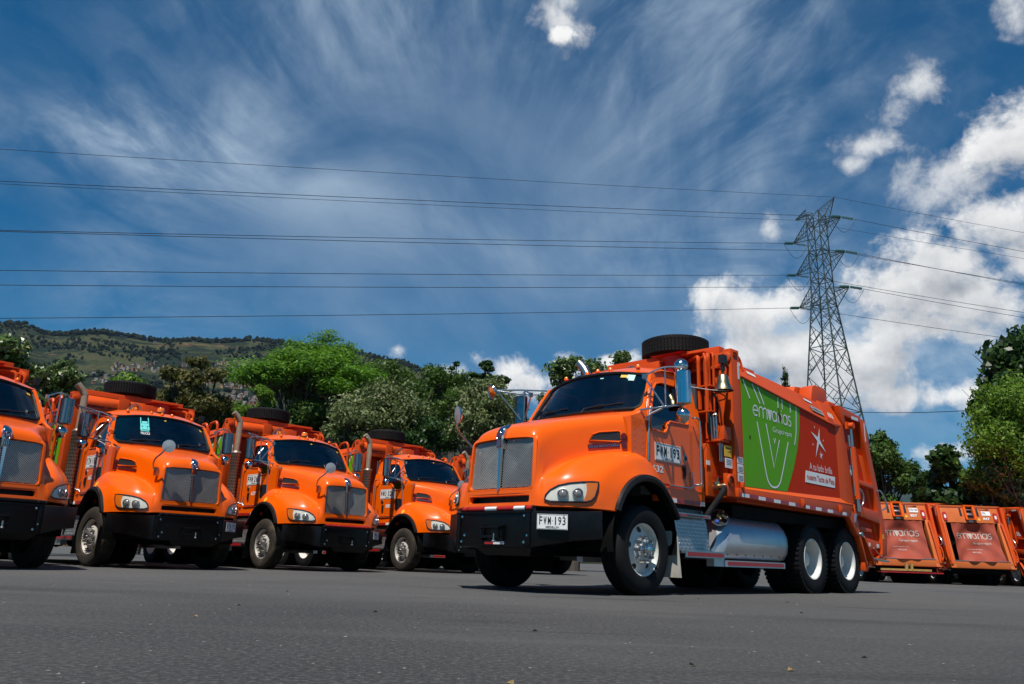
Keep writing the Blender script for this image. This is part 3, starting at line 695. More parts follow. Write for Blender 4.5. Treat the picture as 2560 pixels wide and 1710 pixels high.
def ws_frame(b):   # pillars and header between glass and cab sides
    L = ws_loop(); inn = [ws_pt(u*.985, .012+.976*v) for u, v in L]; out = []
    for (u, v), p in zip(L, inn):
        if v > .86 and abs(u) < .93: out.append(p+Vector((-.035, 0, .035)))
        elif v < .1 and abs(u) < .93: out.append(p+Vector((.03, 0, -.10)))
        else:
            s = 1 if u > 0 else -1; z = p.z+(.03 if v > .5 else -.01); xx = np.interp(z, [2.05, 2.10, 2.19, 2.30, 2.58, 2.70, 2.765], [.045, -.10, -.27, -.335, -.50, -.575, -.72])
            out.append(Vector((xx, s*(sy(z)-.014), z)))
    inn.append(inn[0]); out.append(out[0]); b.grid([inn, out], 0, True)
def roof_fn(b):
    rows = []
    for j in range(9):
        v = j/8; row = []
        for i in range(25):
            u = -1+i/12; a = abs(u)
            edge = Vector((-.50-.19*a**2.4-(.86-.16*a**2)*v, 0, 0))
            y = u*(.905+.015*v)
            zc = 2.800+.135*math.sin(min(v*1.6, 1)*math.pi/2)-.015*max(0, v-.6)
            ze = np.interp(edge.x, [-1.54, -1.35, -1.0, -.72, -.575], [2.74, 2.80, 2.80, 2.765, 2.70])
            z = ze+(zc-ze)*(1-a**3.2)
            row.append((edge.x, y, z))
        rows.append(row)
    # front lip down to the header
    lip = [Vector(p)+Vector((.05, 0, -.022)) for p in rows[0]]
    back = [Vector(p)+Vector((-.06, 0, -.07)) for p in rows[-1]]; back2 = [Vector((-1.545, p[1], 1.2)) for p in rows[-1]]
    b.grid([lip]+rows+[back], 0, True); b.grid([back, back2], 0, False)
def marker_fn(b):
    b.lathe([(.030, -.01), (.034, .0), (.030, .012)], (0, 0, 0), (0, 0, 1), 10, 1); b.lathe([(.028, .012), (.024, .034), (.012, .046)], (0, 0, 0), (.0, 0, 1), 10, 0, cap=True)
def cowl_fn(b): b.grid([[(-.02-.24*(abs(y)/.93)**2, y, 2.085-.03*(abs(y)/.93)) for y in np.linspace(-.95, .95, 15)], [tuple(WSB(y)+Vector((.0, 0, -.03))) for y in np.linspace(-.95, .95, 15)]], 0, True); b.box(-.03, .0, -.97, .97, 1.4, 2.0)
def wiper_fn(b):
    for y0, y1 in ((.18, .70), (-.66, -.14)):
        p = [WSB(y0)+Vector((.05, 0, .0)), WSB(y0).lerp(WST(y0), .06)+Vector((.03, 0, .02)), WSB((y0+y1)/2).lerp(WST((y0+y1)/2), .13)+Vector((.02, 0, .02))]
        b.tube(p, .009, 5); a = WSB(y0-.02).lerp(WST(y0), .09)+Vector((.016, 0, .012)); c = WSB(y1).lerp(WST(y1), .16)+Vector((.016, 0, .012)); b.tube([a, c], .008, 5)
def interior_fn(b):
    b.box(-1.5, -.2, -.97, .97, 1.15, 1.25); b.box(-1.53, -1.49, -.96, .96, 1.2, 2.72); b.prism([(-.05, 1.3), (-.02, 2.06), (-.30, 2.12), (-.42, 2.0), (-.40, 1.3)], 'y', -.95, .95)
    b.box(-1.48, -.80, -.82, .82, 2.70, 2.74)
def seat_fn(b):
    for y in (.48, -.48): b.box(-1.35, -.82, y-.26, y+.26, 1.55, 1.72); b.hexa([(-1.22, y-.25, 1.7), (-1.22, y+.25, 1.7), (-1.36, y+.25, 1.7), (-1.36, y-.25, 1.7)], [(-1.34, y-.22, 2.42), (-1.34, y+.22, 2.42), (-1.45, y+.22, 2.42), (-1.45, y-.22, 2.42)]); b.box(-1.47, -1.38, y-.13, y+.13, 2.43, 2.6)
def wheel_fn(b):
    c = Vector((-.60, .48, 2.10)); n = Vector((-.55, 0, .83)).normalized(); u = Vector((0, 1, 0)); w = n.cross(u)
    b.tube([c+(u*math.cos(a)+w*math.sin(a))*.22 for a in np.linspace(0, 2*math.pi, 20, endpoint=False)], .016, 6, 0, True, True)
    for a in (0, math.pi, math.pi*1.5): b.tube([c, c+(u*math.cos(a)+w*math.sin(a))*.22], .012, 5)
    b.cyl(c, c-n*.4, .04, 8)
def handle_fn(b): b.box(-1.085, -1.02, 1.03, 1.042, 1.40, 1.575, 0); b.bar((-1.052, 1.05, 1.43), (-1.052, 1.05, 1.55), .03, .014, 0)
def lock_fn(b): b.lathe([(.052, 0), (.052, .008), (.044, .012)], (-1.085, 1.03, 1.66), (0, 1, 0), 16, 0, cap=True); b.lathe([(.034, .012), (.032, .015)], (-1.085, 1.03, 1.66), (0, 1, 0), 14, 1, cap=True)
def grab_fn(b):
    b.tube(smooth_path([(-1.285, 1.03, 2.215), (-1.30, 1.08, 2.215), (-1.365, 1.085, 2.19), (-1.375, 1.085, 2.10), (-1.375, 1.085, 1.45), (-1.37, 1.085, 1.365), (-1.33, 1.08, 1.345), (-1.30, 1.03, 1.345)], 4), .014, 7)
    b.tube(smooth_path([(-1.235, 1.05, 1.50), (-1.235, 1.055, 1.36), (-1.19, 1.055, 1.30), (-1.05, 1.055, 1.292), (-.70, 1.05, 1.292)], 4), .010, 6)
def hinge_fn(b): b.tube([(-.262, 1.04, 1.55), (-.30, 1.035, 2.10), (-.34, 1.03, 2.22)], .012, 6); b.tube([(-.34, sy(2.22)+.006, 2.22), (-.5, sy(2.56)+.006, 2.56)], .008, 5)
def doorplate_fn(side):
    def fn(b): b.box(-.985, -.42, 1.031, 1.036, 1.575, 1.795) if side > 0 else b.box(-1.18, -.58, 1.031, 1.036, 1.735, 1.965)
    return fn
def doorplate_txt(num, side, unit):
    def fn(b):
        s = 1 if side > 0 else -1; xd = (-s, 0, 0); a, c = num.split('-'); x0 = -.445 if s > 0 else -1.155; y = 1.0365*s; dz = 0 if s > 0 else .165; dx = 0 if s > 0 else -.1775
        q = lambda d, z: (x0-s*d if s > 0 else x0+d, y, z+dz)
        glyphs(b, a, q(.0, 1.632), xd, (0, 0, 1), .062, .020, .125, 0, .03); glyphs(b, c, q(.285, 1.632), xd, (0, 0, 1), .062, .020, .125, 0, .03)
        text_on(b, '·', q(.247, 1.69), xd, (0, 0, 1), .018, .018, 0, .02, .001); text_on(b, 'MEDELLIN', q(.19, 1.595), xd, (0, 0, 1), .18, .022, 0, .02, .001)
        b.tube([(-.43+dx, y+.0005*s, 1.585+dz), (-.975+dx, y+.0005*s, 1.585+dz), (-.975+dx, y+.0005*s, 1.785+dz), (-.43+dx, y+.0005*s, 1.785+dz)], .002, 4, 0, False, True)
        if unit: text_on(b, unit, (-.36 if s > 0 else -.94, 1.031*s, 1.43 if s > 0 else 1.51), xd, (0, 0, 1), .235, .085, 1, .03, .002)
    return fn
def peep_fn(b): b.plate([(-.32, 1.48), (-.28, 1.60), (-.30, 1.69), (-.33, 1.72), (-.53, 1.725), (-.56, 1.69), (-.56, 1.48), (-.53, 1.45), (-.36, 1.45)], [], lambda x, z: (x, 1.031, z), (0, .006, 0))
def mirror_arm(b):
    b.tube(smooth_path([(-.30, .955, 2.60), (-.36, 1.10, 2.675), (-.44, 1.20, 2.715), (-.55, 1.34, 2.715), (-.57, 1.39, 2.70), (-.575, 1.395, 2.62)], 4), .012, 6); b.tube([(-.575, 1.395, 2.64), (-.575, 1.395, 2.24)], .012, 6)
    b.tube([(-.155, 1.0, 2.155), (-.38, 1.20, 2.205), (-.56, 1.385, 2.24)], .012, 6); b.tube([(-.42, 1.20, 2.71), (-.42, 1.20, 2.21)], .010, 6)
    b.tube([(-.31, .97, 2.59), (-.40, 1.19, 2.215)], .011, 6); b.tube([(-.25, 1.03, 2.06), (-.32, 1.06, 2.13), (-.40, 1.17, 2.195)], .013, 6); b.box(-.33, -.28, .95, .99, 2.57, 2.63)
    b.box(-.27, -.22, 1.025, 1.06, 2.03, 2.08)
def mirror_head(b):
    prof = rrect(1.275, 1.475, 2.235, 2.665, .03, 4); a = [(-.50, y, z) for y, z in prof]
    k = [(-.56, y, z) for y, z in prof]; n = len(prof); b.grid([a+a[:1], k+k[:1]], 0, True); b.add(k, [list(range(n))[::-1]])
    b.grid([[(-.50+.052*math.cos(u*math.pi/2)-(.02 if abs(v) == 1 else 0), 1.375+.1*u*(.97 if abs(v) == 1 else 1), 2.45+.213*v) for u in np.linspace(-1, 1, 15)] for v in (-1, -.93, 0, .93, 1)], 0, True)
    b.bar((-.446, 1.39, 2.25), (-.446, 1.39, 2.65), .012, .006, 0)
def mirror_round(b):
    b.lathe([(.002, .075), (.05, .066), (.082, .035), (.098, 0), (.098, -.012)], (-.53, 1.36, 2.105), (1, .15, -.05), 24, 0); b.lathe([(.098, -.012), (.001, -.014)], (-.53, 1.36, 2.105), (1, .15, -.05), 24, 0); b.tube([(-.55, 1.36, 2.16), (-.55, 1.37, 2.24)], .01, 6)
def mirror_top(b):
    b.lathe([(.002, .07), (.05, .06), (.075, .035), (.09, 0), (.09, -.012), (.001, -.014)], (-.62, 1.30, 2.755), (1, .3, .1), 24, 0); b.tube([(-.62, 1.30, 2.75), (-.56, 1.33, 2.715)], .01, 6)
def turnlamp_arm(b):
    b.tube([(-.72, -.93, 2.72), (-.45, -1.30, 2.735), (-.22, -1.62, 2.735)], .012, 6); b.tube([(-.70, -.93, 2.66), (-.42, -1.25, 2.66), (-.22, -1.60, 2.72)], .012, 6); b.tube([(-.24, -1.56, 2.70), (-.46, -1.30, 2.3)], .010, 6); b.tube([(-.66, -.94, 2.62), (-.58, -1.24, 2.26)], .010, 6)
def turnlamp_fn(b):
    c = (-.16, -1.62, 2.70); b.lathe([(.002, -.075), (.05, -.066), (.085, -.03), (.105, .0), (.100, .012), (.090, .004)], c, (.9, -.25, -.22), 22, 0); b.lathe([(.090, .004), (.001, .03)], c, (.9, -.25, -.22), 22, 1)
def hoodmirror_arm(b): b.tube(smooth_path([(1.02, -.585, 1.60), (1.06, -.66, 1.68), (1.20, -.70, 1.80), (1.33, -.66, 1.89), (1.38, -.60, 2.0)], 5), .014, 7, 0); b.hexa([(1.0, -.56, 1.54), (1.06, -.56, 1.54), (1.06, -.62, 1.54), (1.0, -.62, 1.54)], [(1.0, -.55, 1.68), (1.06, -.56, 1.68), (1.08, -.63, 1.68), (1.02, -.63, 1.68)])
def hoodmirror_head(b): b.lathe([(.002, .04), (.06, .036), (.095, .018), (.108, -.002), (.106, -.014), (.002, -.012)], (1.385, -.575, 2.02), (-.92, .38, .10), 26, 0); b.lathe([(.105, -.0145), (.03, -.020), (.001, -.022)], (1.385, -.575, 2.02), (-.92, .38, .10), 26, 1)
def beacon_fn(b): b.lathe([(.075, 0), (.075, .025), (.07, .03)], (-.82, .05, 2.90), (0, 0, 1), 18, 1); b.lathe([(.068, .03), (.066, .09), (.05, .115)], (-.82, .05, 2.90), (0, 0, 1), 18, 0, cap=True)
def sticker_fn(b):
    for u, v, w, h, m in ((.62, .90, .10, .07, 0), (.73, .895, .115, .105, 1), (.745, .82, .085, .06, 1), (.26, .86, .06, .022, 1)):
        q = lambda a, c: ws_pt(a, c)+Vector((.010, 0, .006)); b.add([q(u-w/2, v-h/2), q(u+w/2, v-h/2), q(u+w/2, v+h/2), q(u-w/2, v+h/2)], [(0, 1, 2, 3)], m)
def sticker2_fn(b):
    for u, v, w, h, m in ((.0, .88, .05, .03, 0), (.88, .82, .07, .06, 0)):
        q = lambda a, c: ws_pt(a, c)+Vector((.010, 0, .006)); b.add([q(u-w/2, v-h/2), q(u+w/2, v-h/2), q(u+w/2, v+h/2), q(u-w/2, v+h/2)], [(0, 1, 2, 3)], m)
def truckdecal_fn(b):
    q = lambda a, c: ws_pt(-.44+a*.09, .55+c*.22)+Vector((.010, 0, .006))
    def r(x0, x1, y0, y1): b.add([q(x0, y0), q(x1, y0), q(x1, y1), q(x0, y1)], [(0, 1, 2, 3)], 0)
    r(-.95, -.75, .2, 1.7); r(.75, .95, .2, 1.7); r(-.6, .6, .75, 1.1); r(-.75, .75, .35, .72); r(-.45, .45, -.25, .33); r(-1, -.5, -.3, .2); r(.5, 1, -.3, .2); r(-.9, .9, -.5, -.36)
    vs, fs = text_mesh('TRUCKS', .02); mx = vs.max(0); b.add([q(-1+2*v[0]/mx[0], -1.0+.35*v[1]/mx[1]) for v in vs], fs, 1)
def stack_shield(b): b.lathe([(.118, 0), (.118, .02), (.112, .025), (.112, 1.35), (.118, 1.36), (.118, 1.38), (.085, 1.42)], (-1.72, -1.10, 1.10), (0, 0, 1), 22, 0)
def stack_holes(b):
    for j in range(19):
        for k in range(17):
            a = 2*math.pi*(k+.5*(j % 2))/17; z = 1.17+j*.067
            c = Vector((-1.72+.1125*math.cos(a), -1.10+.1125*math.sin(a), z)); n = Vector((math.cos(a), math.sin(a), 0)); t = Vector((-n.y, n.x, 0))
            b.add([c+n*.0015+t*(.0145*math.cos(q))+Vector((0, 0, .0145*math.sin(q))) for q in np.linspace(0, 2*math.pi, 6, endpoint=False)], [(0, 1, 2, 3, 4, 5)])
def stack_pipe(b):
    p = smooth_path([(-1.72, -1.10, 2.45), (-1.72, -1.10, 3.10), (-1.72, -1.125, 3.22), (-1.725, -1.20, 3.32), (-1.73, -1.27, 3.385)], 5); b.tube(p, .066, 14); b.lathe([(.072, 0), (.072, .05), (.066, .06)], (-1.72, -1.10, 2.46), (0, 0, 1), 14)
def step_tank(b):   # aluminium tank: cylinder-like shell, cut off on the slant at its front
    prof = [(.52, .43), (.95, .425), (1.06, .455), (1.115, .54), (1.135, .66), (1.125, .78), (1.08, .89), (1.0, .985), (.88, 1.04), (.72, 1.06), (.52, 1.06)]
    cy, cz = .8, .72
    xs = [(-1.74, .66, .30), (-1.80, .97, .50), (-1.82, 1.0, .50), (-3.50, 1.0, 0), (-3.62, .97, 0), (-3.68, .90, 0)]
    rows = [[(x-q*(z-.46), cy+(y-cy)*k, cz+(z-cz)*k) for y, z in prof] for i, (x, k, q) in enumerate(xs)]
    b.grid(rows, 0, True); b.add(rows[0], [list(range(len(prof)))]); b.add(rows[-1], [list(range(len(prof)))[::-1]])
def tank_seam(b):
    for x in (-1.835, -1.86): pass
    for k in range(7):
        x = -1.95-k*.24; b.lathe([(.012, 0), (.006, .006)], (x, 1.098, .50), (0, 1, -.2), 6, 0, cap=True)
    for k in range(6):
        a = rad(-40+k*22); b.lathe([(.012, 0), (.006, .006)], (-1.90, .8+.335*math.cos(a)*1.0, .72+.335*math.sin(a)), (0, math.cos(a), math.sin(a)), 6, 0, cap=True)
def tank_rail(b): b.box(-3.46, -1.80, 1.06, 1.145, .345, .425, 0); b.box(-1.80, -1.55, 1.02, 1.13, .345, .47, 0); b.box(-3.42, -1.86, 1.145, 1.149, .362, .412, 1)
def tank_fit(b):
    o = [(.115*math.cos(a), .17*math.sin(a)) for a in np.linspace(0, 2*math.pi, 20, endpoint=False)]
    n = Vector((.42, .55, .72)).normalized(); u = Vector((-.75, -.2, .6)); u = (u-n*u.dot(n)).normalized(); w = n.cross(u); c = Vector((-1.98, .965, .955))
    b.add([c+u*p[1]+w*p[0]+n*.03 for p in o], [list(range(20))], 0); b.tube([c+u*p[1]+w*p[0]+n*.03 for p in o], .010, 5, 1, True, True)
    for k, (a_, b_) in enumerate(((.09, .02), (.04, -.03), (-.0, .03), (-.05, -.02), (.12, -.02), (-.02, .0))): b.lathe([(.020, 0), (.018, .03), (.010, .045)], c+u*a_+w*b_+n*.03, n+u*.3*((k % 3)-1), 8, 2, cap=True)
    b.lathe([(.026, 0), (.022, .03)], c-u*.12+w*.01+n*.03, n, 10, 3, cap=True)
def step_fn(b):
    b.hexa([(-.70, .70, .935), (-1.50, .70, .935), (-1.50, 1.12, .935), (-.70, 1.12, .935)], [(-.70, .70, .965), (-1.50, .70, .965), (-1.50, 1.12, .965), (-.70, 1.12, .965)])
    b.hexa([(-.85, .70, .49), (-1.77, .70, .49), (-1.77, 1.15, .49), (-.85, 1.15, .49)], [(-.85, .70, .52), (-1.77, .70, .52), (-1.77, 1.15, .52), (-.85, 1.15, .52)])
    b.hexa([(-.80, 1.10, .52), (-1.52, 1.10, .52), (-1.52, 1.08, .52), (-.80, 1.08, .52)], [(-.70, 1.05, .935), (-1.50, 1.05, .935), (-1.50, 1.03, .935), (-.70, 1.03, .935)])
    b.box(-1.52, -.72, .98, 1.0, .97, 1.03)
def tread_fn(b):    # raised bars of the diamond plate
    for j in range(9):
        for i in range(17):
            t = (j+.5)/9; x = -.84-i*.041; y = 1.10-t*.05+.002; z = .53+t*.40; n = Vector((0, .99, .12)); d = Vector((1, 0, 0))*.016+Vector((0, -.12, .99))*(.010 if (i+j) % 2 else -.010)
            b.bar(Vector((x, y, z))-d+n*.0, Vector((x, y, z))+d, .007, .006, 0, n)
def step_trim(b): b.box(-1.50, -.70, 1.12, 1.128, .925, .968, 0); b.box(-1.77, -.85, 1.15, 1.158, .44, .523, 0); b.box(-1.47, -.72, 1.128, 1.131, .93, .955, 1); b.box(-1.74, -.90, 1.158, 1.161, .455, .505, 1)
def flap_fn(b): b.hexa([(-.70, .82, .20), (-.695, 1.19, .20), (-.705, 1.19, .20), (-.71, .82, .20)], [(-.66, .84, .74), (-.65, 1.17, .74), (-.66, 1.17, .74), (-.67, .84, .74)])
def hose_fn(b): b.tube(smooth_path([(-1.80, 1.16, 1.36), (-1.76, 1.19, 1.33), (-1.68, 1.17, 1.22), (-1.60, 1.10, 1.08), (-1.54, 1.06, .98), (-1.52, 1.0, .85)], 4), .038, 10)
def valve_fn(b):
    b.cyl((-1.80, .98, 1.36), (-1.80, 1.17, 1.36), .045, 10, 0); b.lathe([(.03, 0), (.05, .01), (.05, .05), (.03, .06)], (-1.80, 1.06, 1.38), (0, 0, 1), 10, 0); b.lathe([(.042, 0), (.042, .04)], (-1.80, 1.15, 1.36), (0, 1, -.2), 10, 1, cap=True)
    b.cyl((-1.80, 1.08, 1.42), (-1.80, 1.08, 1.50), .012, 6, 0); b.box(-1.86, -1.74, 1.06, 1.10, 1.495, 1.51, 2)

# refuse body --------------------------------------------------------------------------------------
PY = 1.232        # side sheet
def body_shell(b):      # roof, front bulkhead, floor and the dark inside
    xs = [-2.25, -3.3, -4.4, -5.5]; zl = [3.14, 3.11, 3.06, 2.99]
    rows = []
    for x, z in zip(xs, zl):
        rows.append([(x, y, z+.12*(1-(y/1.10)**2)) for y in np.linspace(1.10, -1.10, 11)])
    b.grid(rows, 0, True)
    b.box(-2.35, -2.28, -1.10, 1.10, 1.25, 3.14); b.box(-5.55, -2.25, -1.10, 1.10, 1.2, 1.25); b.box(-5.6, -5.5, -1.1, 1.1, 1.2, 3.0)
def side_panel(b):
    b.plate([(-2.22, 1.39), (-2.22, 2.93), (-5.36, 2.66), (-5.36, 1.475)], [], lambda x, z: (x, PY, z), (0, -.03, 0))
def zr(x): return 2.925-.0875*(-2.2-x)         # lower edge of the top rail
def top_rail(b):
    X = [-2.23, -3.3, -4.4, -5.50]; up = [3.14, 3.11, 3.06, 2.99]
    rows = [[(x, PY-.01, zr(x)), (x, 1.252, zr(x)-.004), (x, 1.255, zr(x)+.012), (x, 1.10, u), (x, 1.04, u+.004)] for x, u in zip(X, up)]
    b.grid(rows, 0, False)
    b.add(rows[0], [(0, 1, 2, 3, 4)]); b.add(rows[-1], [(4, 3, 2, 1, 0)])
    for x0, x1, z in ((-2.30, -2.38, 3.12),): b.tube(smooth_path([(-2.30, 1.10, 3.10), (-2.30, 1.12, 3.24), (-2.37, 1.13, 3.26), (-2.43, 1.14, 3.20), (-2.45, 1.16, 3.06)], 4), .020, 6)
def low_shelf(b):
    b.grid([[(-2.2, PY, 1.395), (-2.2, 1.262, 1.365)], [(-5.36, PY, 1.480), (-5.36, 1.268, 1.405)], [(-5.62, 1.24, 1.43), (-5.80, 1.27, 1.405)]], 0, False)
def low_rail(b):
    b.plate([(-2.0, 1.245), (-2.0, 1.36), (-2.2, 1.368), (-5.80, 1.408), (-5.62, 1.19)], [], lambda x, z: (x, 1.264, z), (0, -.14, 0))
    for x in (-3.89, -5.235): b.box(x-.045, x+.045, 1.264, 1.285, 1.235, 1.36); b.box(x-.03, x+.03, 1.285, 1.30, 1.26, 1.335)
    b.tube([(-2.10, 1.268, 1.44), (-2.10, 1.268, 1.37)], .03, 6)
def rail_band(b): b.plate([(-2.03, 1.253), (-2.03, 1.305), (-5.54, 1.262), (-5.54, 1.207)], [], lambda x, z: (x, 1.2655, z), (0, .0015, 0))
def rail_refl(b):
    for x in (-2.18, -2.64, -3.10, -3.52, -3.52-.0):
        pass
    for x0, w in ((-2.09, .19), (-2.545, .19), (-2.99, .19), (-3.45, .19), (-4.0, .12), (-4.34, .19), (-4.76, .19), (-5.29, .17)):
        z = 1.303-.0120*(-2.09-x0)-.006; b.box(x0-w, x0, 1.267, 1.270, z-.047, z)
def front_post(b):
    b.prism([(-2.005, 1.24), (-2.005, 3.29), (-2.225, 3.295), (-2.235, 1.24)], 'y', 1.10, 1.232)
    # curved gusset on its inner edge
    pts = [(-2.0, 1.3), (-2.0, 2.95)]; g = [(1.10, 1.3), (1.06, 1.9), (1.01, 2.2), (1.00, 2.5), (.99, 2.75), (.95, 3.0), (1.10, 3.0)]
    b.prism(g, 'x', -2.03, -2.005)
def post_cap(b): b.lathe([(.075, 0), (.075, .022), (.06, .03)], (-2.003, 1.16, 3.165), (1, 0, 0), 18, 0, cap=True); b.tube(rrect(0, 0, 0, 0, 0, 1) and [(-2.06, 1.234, 3.2), (-2.06, 1.234, 3.25), (-2.16, 1.234, 3.25), (-2.16, 1.234, 3.2)], .010, 5, 0, True, True); b.box(-2.14, -2.08, 1.232, 1.236, 3.215, 3.235)
def post_strip(b): b.box(-2.221, -2.175, 1.232, 1.2345, 2.88, 3.12)
def front_frame(b):
    b.box(-2.16, -2.02, -1.10, 1.10, 3.07, 3.255); b.box(-2.20, -2.04, -1.10, -.30, 2.90, 3.20); b.box(-2.25, -2.06, -1.10, 1.10, 1.24, 1.95)
    b.box(-2.3, -2.02, -1.1, -.33, 3.255, 3.29); b.hexa([(-2.0, -.36, 2.80), (-2.35, -.36, 2.80), (-2.35, -.15, 2.80), (-2.0, -.15, 2.80)], [(-2.0, -.36, 3.28), (-2.35, -.36, 3.28), (-2.35, -.15, 3.28), (-2.0, -.15, 3.28)])
    b.box(-2.05, -1.95, .45, 1.05, 3.02, 3.06); b.box(-2.02, -1.70, .62, .98, 3.215, 3.235); b.box(-2.25, -2.1, -1.0, 1.0, 3.25, 3.38)
def frame_text(b): text_on(b, 'Fanalca', (-2.036, -1.02, 3.03), (0, 1, 0), (0, 0, 1), .40, .105, 0, .015, .002); b.add([(-2.035, -.54, 3.04), (-2.035, -.50, 3.04), (-2.035, -.46, 3.09), (-2.035, -.38, 3.10), (-2.035, -.36, 3.13), (-2.035, -.50, 3.13)], [(0, 1, 2, 3, 4, 5)])
def cylinder_dark(b):
    b.cyl((-2.15, 0, 1.9), (-2.2, 0, 3.0), .12, 12); b.cyl((-2.15, .5, 1.9), (-2.2, .3, 3.0), .06, 8)
def lower_front(b):
    b.box(-1.98, -1.64, .70, 1.02, 1.24, 1.93); b.box(-1.99, -1.96, .9, 1.13, 1.24, 1.95); b.box(-2.0, -1.94, 1.02, 1.19, 1.30, 1.47); b.lathe([(.085, 0), (.085, .012), (.06, .02)], (-1.88, 1.22, 1.45), (0, 1, 0), 16); b.box(-2.0, -1.8, 1.16, 1.22, 1.24, 1.54)
def placards(b):
    b.box(-1.99, -1.80, 1.19, 1.196, 1.765, 1.915, 0); b.box(-1.99, -1.81, 1.19, 1.196, 1.615, 1.745, 1); b.box(-1.69, -1.60, 1.03, 1.036, 1.64, 1.70, 1)
def placard_lines(b):
    b.box(-1.96, -1.84, 1.196, 1.198, 1.87, 1.885, 0); b.box(-1.96, -1.88, 1.196, 1.198, 1.83, 1.835, 0)
    for z in (1.72, 1.70, 1.68, 1.66): b.box(-1.97, -1.84, 1.196, 1.1975, z, z+.005, 0)
PLB = ((1.70, 1.785), (1.575, 1.69), (1.455, 1.565))
def post_labels(b):
    for z0, z1 in PLB: b.box(-2.215, -2.06, 1.2325, 1.235, z0, z1, 0)
def label_lines(b):
    for z0, z1 in PLB:
        for k in range(4): z = z0+.015+k*.018; b.box(-2.20, -2.08, 1.235, 1.2362, z, z+.006, 0)
def valve_block(b): b.box(-1.95, -1.76, 1.05, 1.22, 1.985, 2.165); b.box(-1.93, -1.70, .98, 1.2, 1.955, 1.985)
def valve_levers(b):
    for k, y in enumerate((1.06, 1.10, 1.14)): b.cyl((-1.72, y, 1.99), (-1.70, y, 2.30), .014, 6); b.lathe([(.02, -.02), (.028, 0), (.02, .02)], (-1.70, y, 2.31), (0, 0, 1), 8); b.cyl((-1.80-.04*k, 1.12, 1.95), (-1.80-.04*k, 1.12, 1.70), .009, 5)
def hydraulic_pipes(b):
    for k, (x, y, top, bot) in enumerate(((-1.66, .92, 3.16, 2.4), (-1.69, 1.0, 3.20, 2.0), (-1.72, 1.04, 3.19, 2.05), (-1.75, 1.10, 3.20, 2.10), (-1.64, 1.05, 3.14, 2.2))):
        b.tube(smooth_path([(x-.22, y-.3, top), (x-.06, y-.06, top), (x, y, top-.05), (x, y, top-.15)], 3)+[(x, y, (top+bot)/2), (x-.01, y, bot)], .018 if k % 2 else .026, 6)
    for z in (2.70, 2.35): b.box(-1.80, -1.62, .9, 1.12, z, z+.02)
    b.tube(smooth_path([(-1.76, 1.12, 2.6), (-1.80, 1.15, 2.4), (-1.84, 1.15, 2.16)], 4), .013, 6); b.tube(smooth_path([(-1.70, 1.14, 2.62), (-1.78, 1.2, 2.60), (-1.84, 1.22, 2.55), (-1.74, 1.15, 2.50)], 4), .011, 6)
def hydraulic_hoses(b):
    b.tube(smooth_path([(-1.74, 1.10, 2.62), (-1.78, 1.12, 2.45), (-1.76, 1.11, 2.2)], 4), .022, 7); b.tube(smooth_path([(-1.66, 1.06, 2.4), (-1.62, 1.08, 2.25), (-1.66, 1.06, 2.05)], 4), .020, 7)
def spare_fn(b): b.lathe(tyre_prof(.30, (-.07, -.025, .025, .07)), (0, 0, 0), (0, 0, 1), 48, 0); 
def spare_lugs(b):
    for k in range(60):
        a = 2*math.pi*k/60
        for z0, z1 in ((-.115, -.06), (-.055, -.002), (.002, .055), (.06, .115)):
            q = lambda r, da, z: (r*math.cos(a+da), r*math.sin(a+da), z)
            b.hexa([q(.497, -.04, z0), q(.497, .04, z0), q(.497, .04, z1), q(.497, -.04, z1)], [q(.513, -.036, z0), q(.513, .036, z0), q(.513, .036, z1), q(.513, -.036, z1)])
def spare_rim(b): b.lathe([(.30, -.12), (.28, -.06), (.18, -.05), (.10, -.05)], (0, 0, 0), (0, 0, 1), 24)
def bucket_fn(b):
    b.lathe([(.155, 0), (.20, .30), (.215, .31)], (-1.86, .43, 2.93), (0, 0, 1), 20, 0, cap=True)
    b.hexa([(-1.62, .18, 3.235), (-2.1, .18, 3.235), (-2.1, .70, 3.235), (-1.62, .70, 3.235)], [(-1.60, .16, 3.25), (-2.12, .16, 3.25), (-2.12, .72, 3.25), (-1.60, .72, 3.25)])
def roof_box(b): b.box(-1.80, -1.62, -.02, .30, 2.86, 3.17); b.box(-1.77, -1.60, -.50, .05, 2.955, 2.985)
def cage_fn(b):
    c = Vector((-1.60, -.17, 2.99))
    for dx, dy in ((.1, .13), (.1, -.13), (-.1, .13), (-.1, -.13)): b.tube([c+Vector((dx, dy, 0)), c+Vector((dx*.4, dy*.4, .14)), c+Vector((0, 0, .17))], .010, 5)
    b.box(-1.75, -1.45, -.40, .06, 2.965, 2.985)
def cage_lamp(b): b.lathe([(.06, 0), (.06, .06), (.03, .1)], (-1.60, -.17, 2.985), (0, 0, 1), 14, 0, cap=True)
def bell_fn(b): b.lathe([(.135, -.105), (.118, -.085), (.085, 0), (.072, .09), (.05, .115), (.001, .12)], (-1.70, 1.27, 2.73), (0, 0, 1), 24, 0); b.lathe([(.13, -.104), (.08, -.02), (.001, .05)], (-1.70, 1.27, 2.73), (0, 0, 1), 20, 1)
def bell_mount(b):
    b.tube(smooth_path([(-2.0, 1.18, 3.02), (-1.85, 1.22, 3.06), (-1.72, 1.26, 3.08), (-1.69, 1.27, 3.03), (-1.70, 1.27, 2.84)], 4), .020, 6, 0); b.box(-1.76, -1.66, 1.23, 1.31, 3.0, 3.12); b.box(-1.73, -1.68, 1.25, 1.29, 2.9, 2.98)
def bell_cord(b): b.tube(smooth_path([(-1.70, 1.28, 2.63), (-1.45, 1.22, 2.60), (-1.2, 1.06, 2.62)], 4), .004, 4)
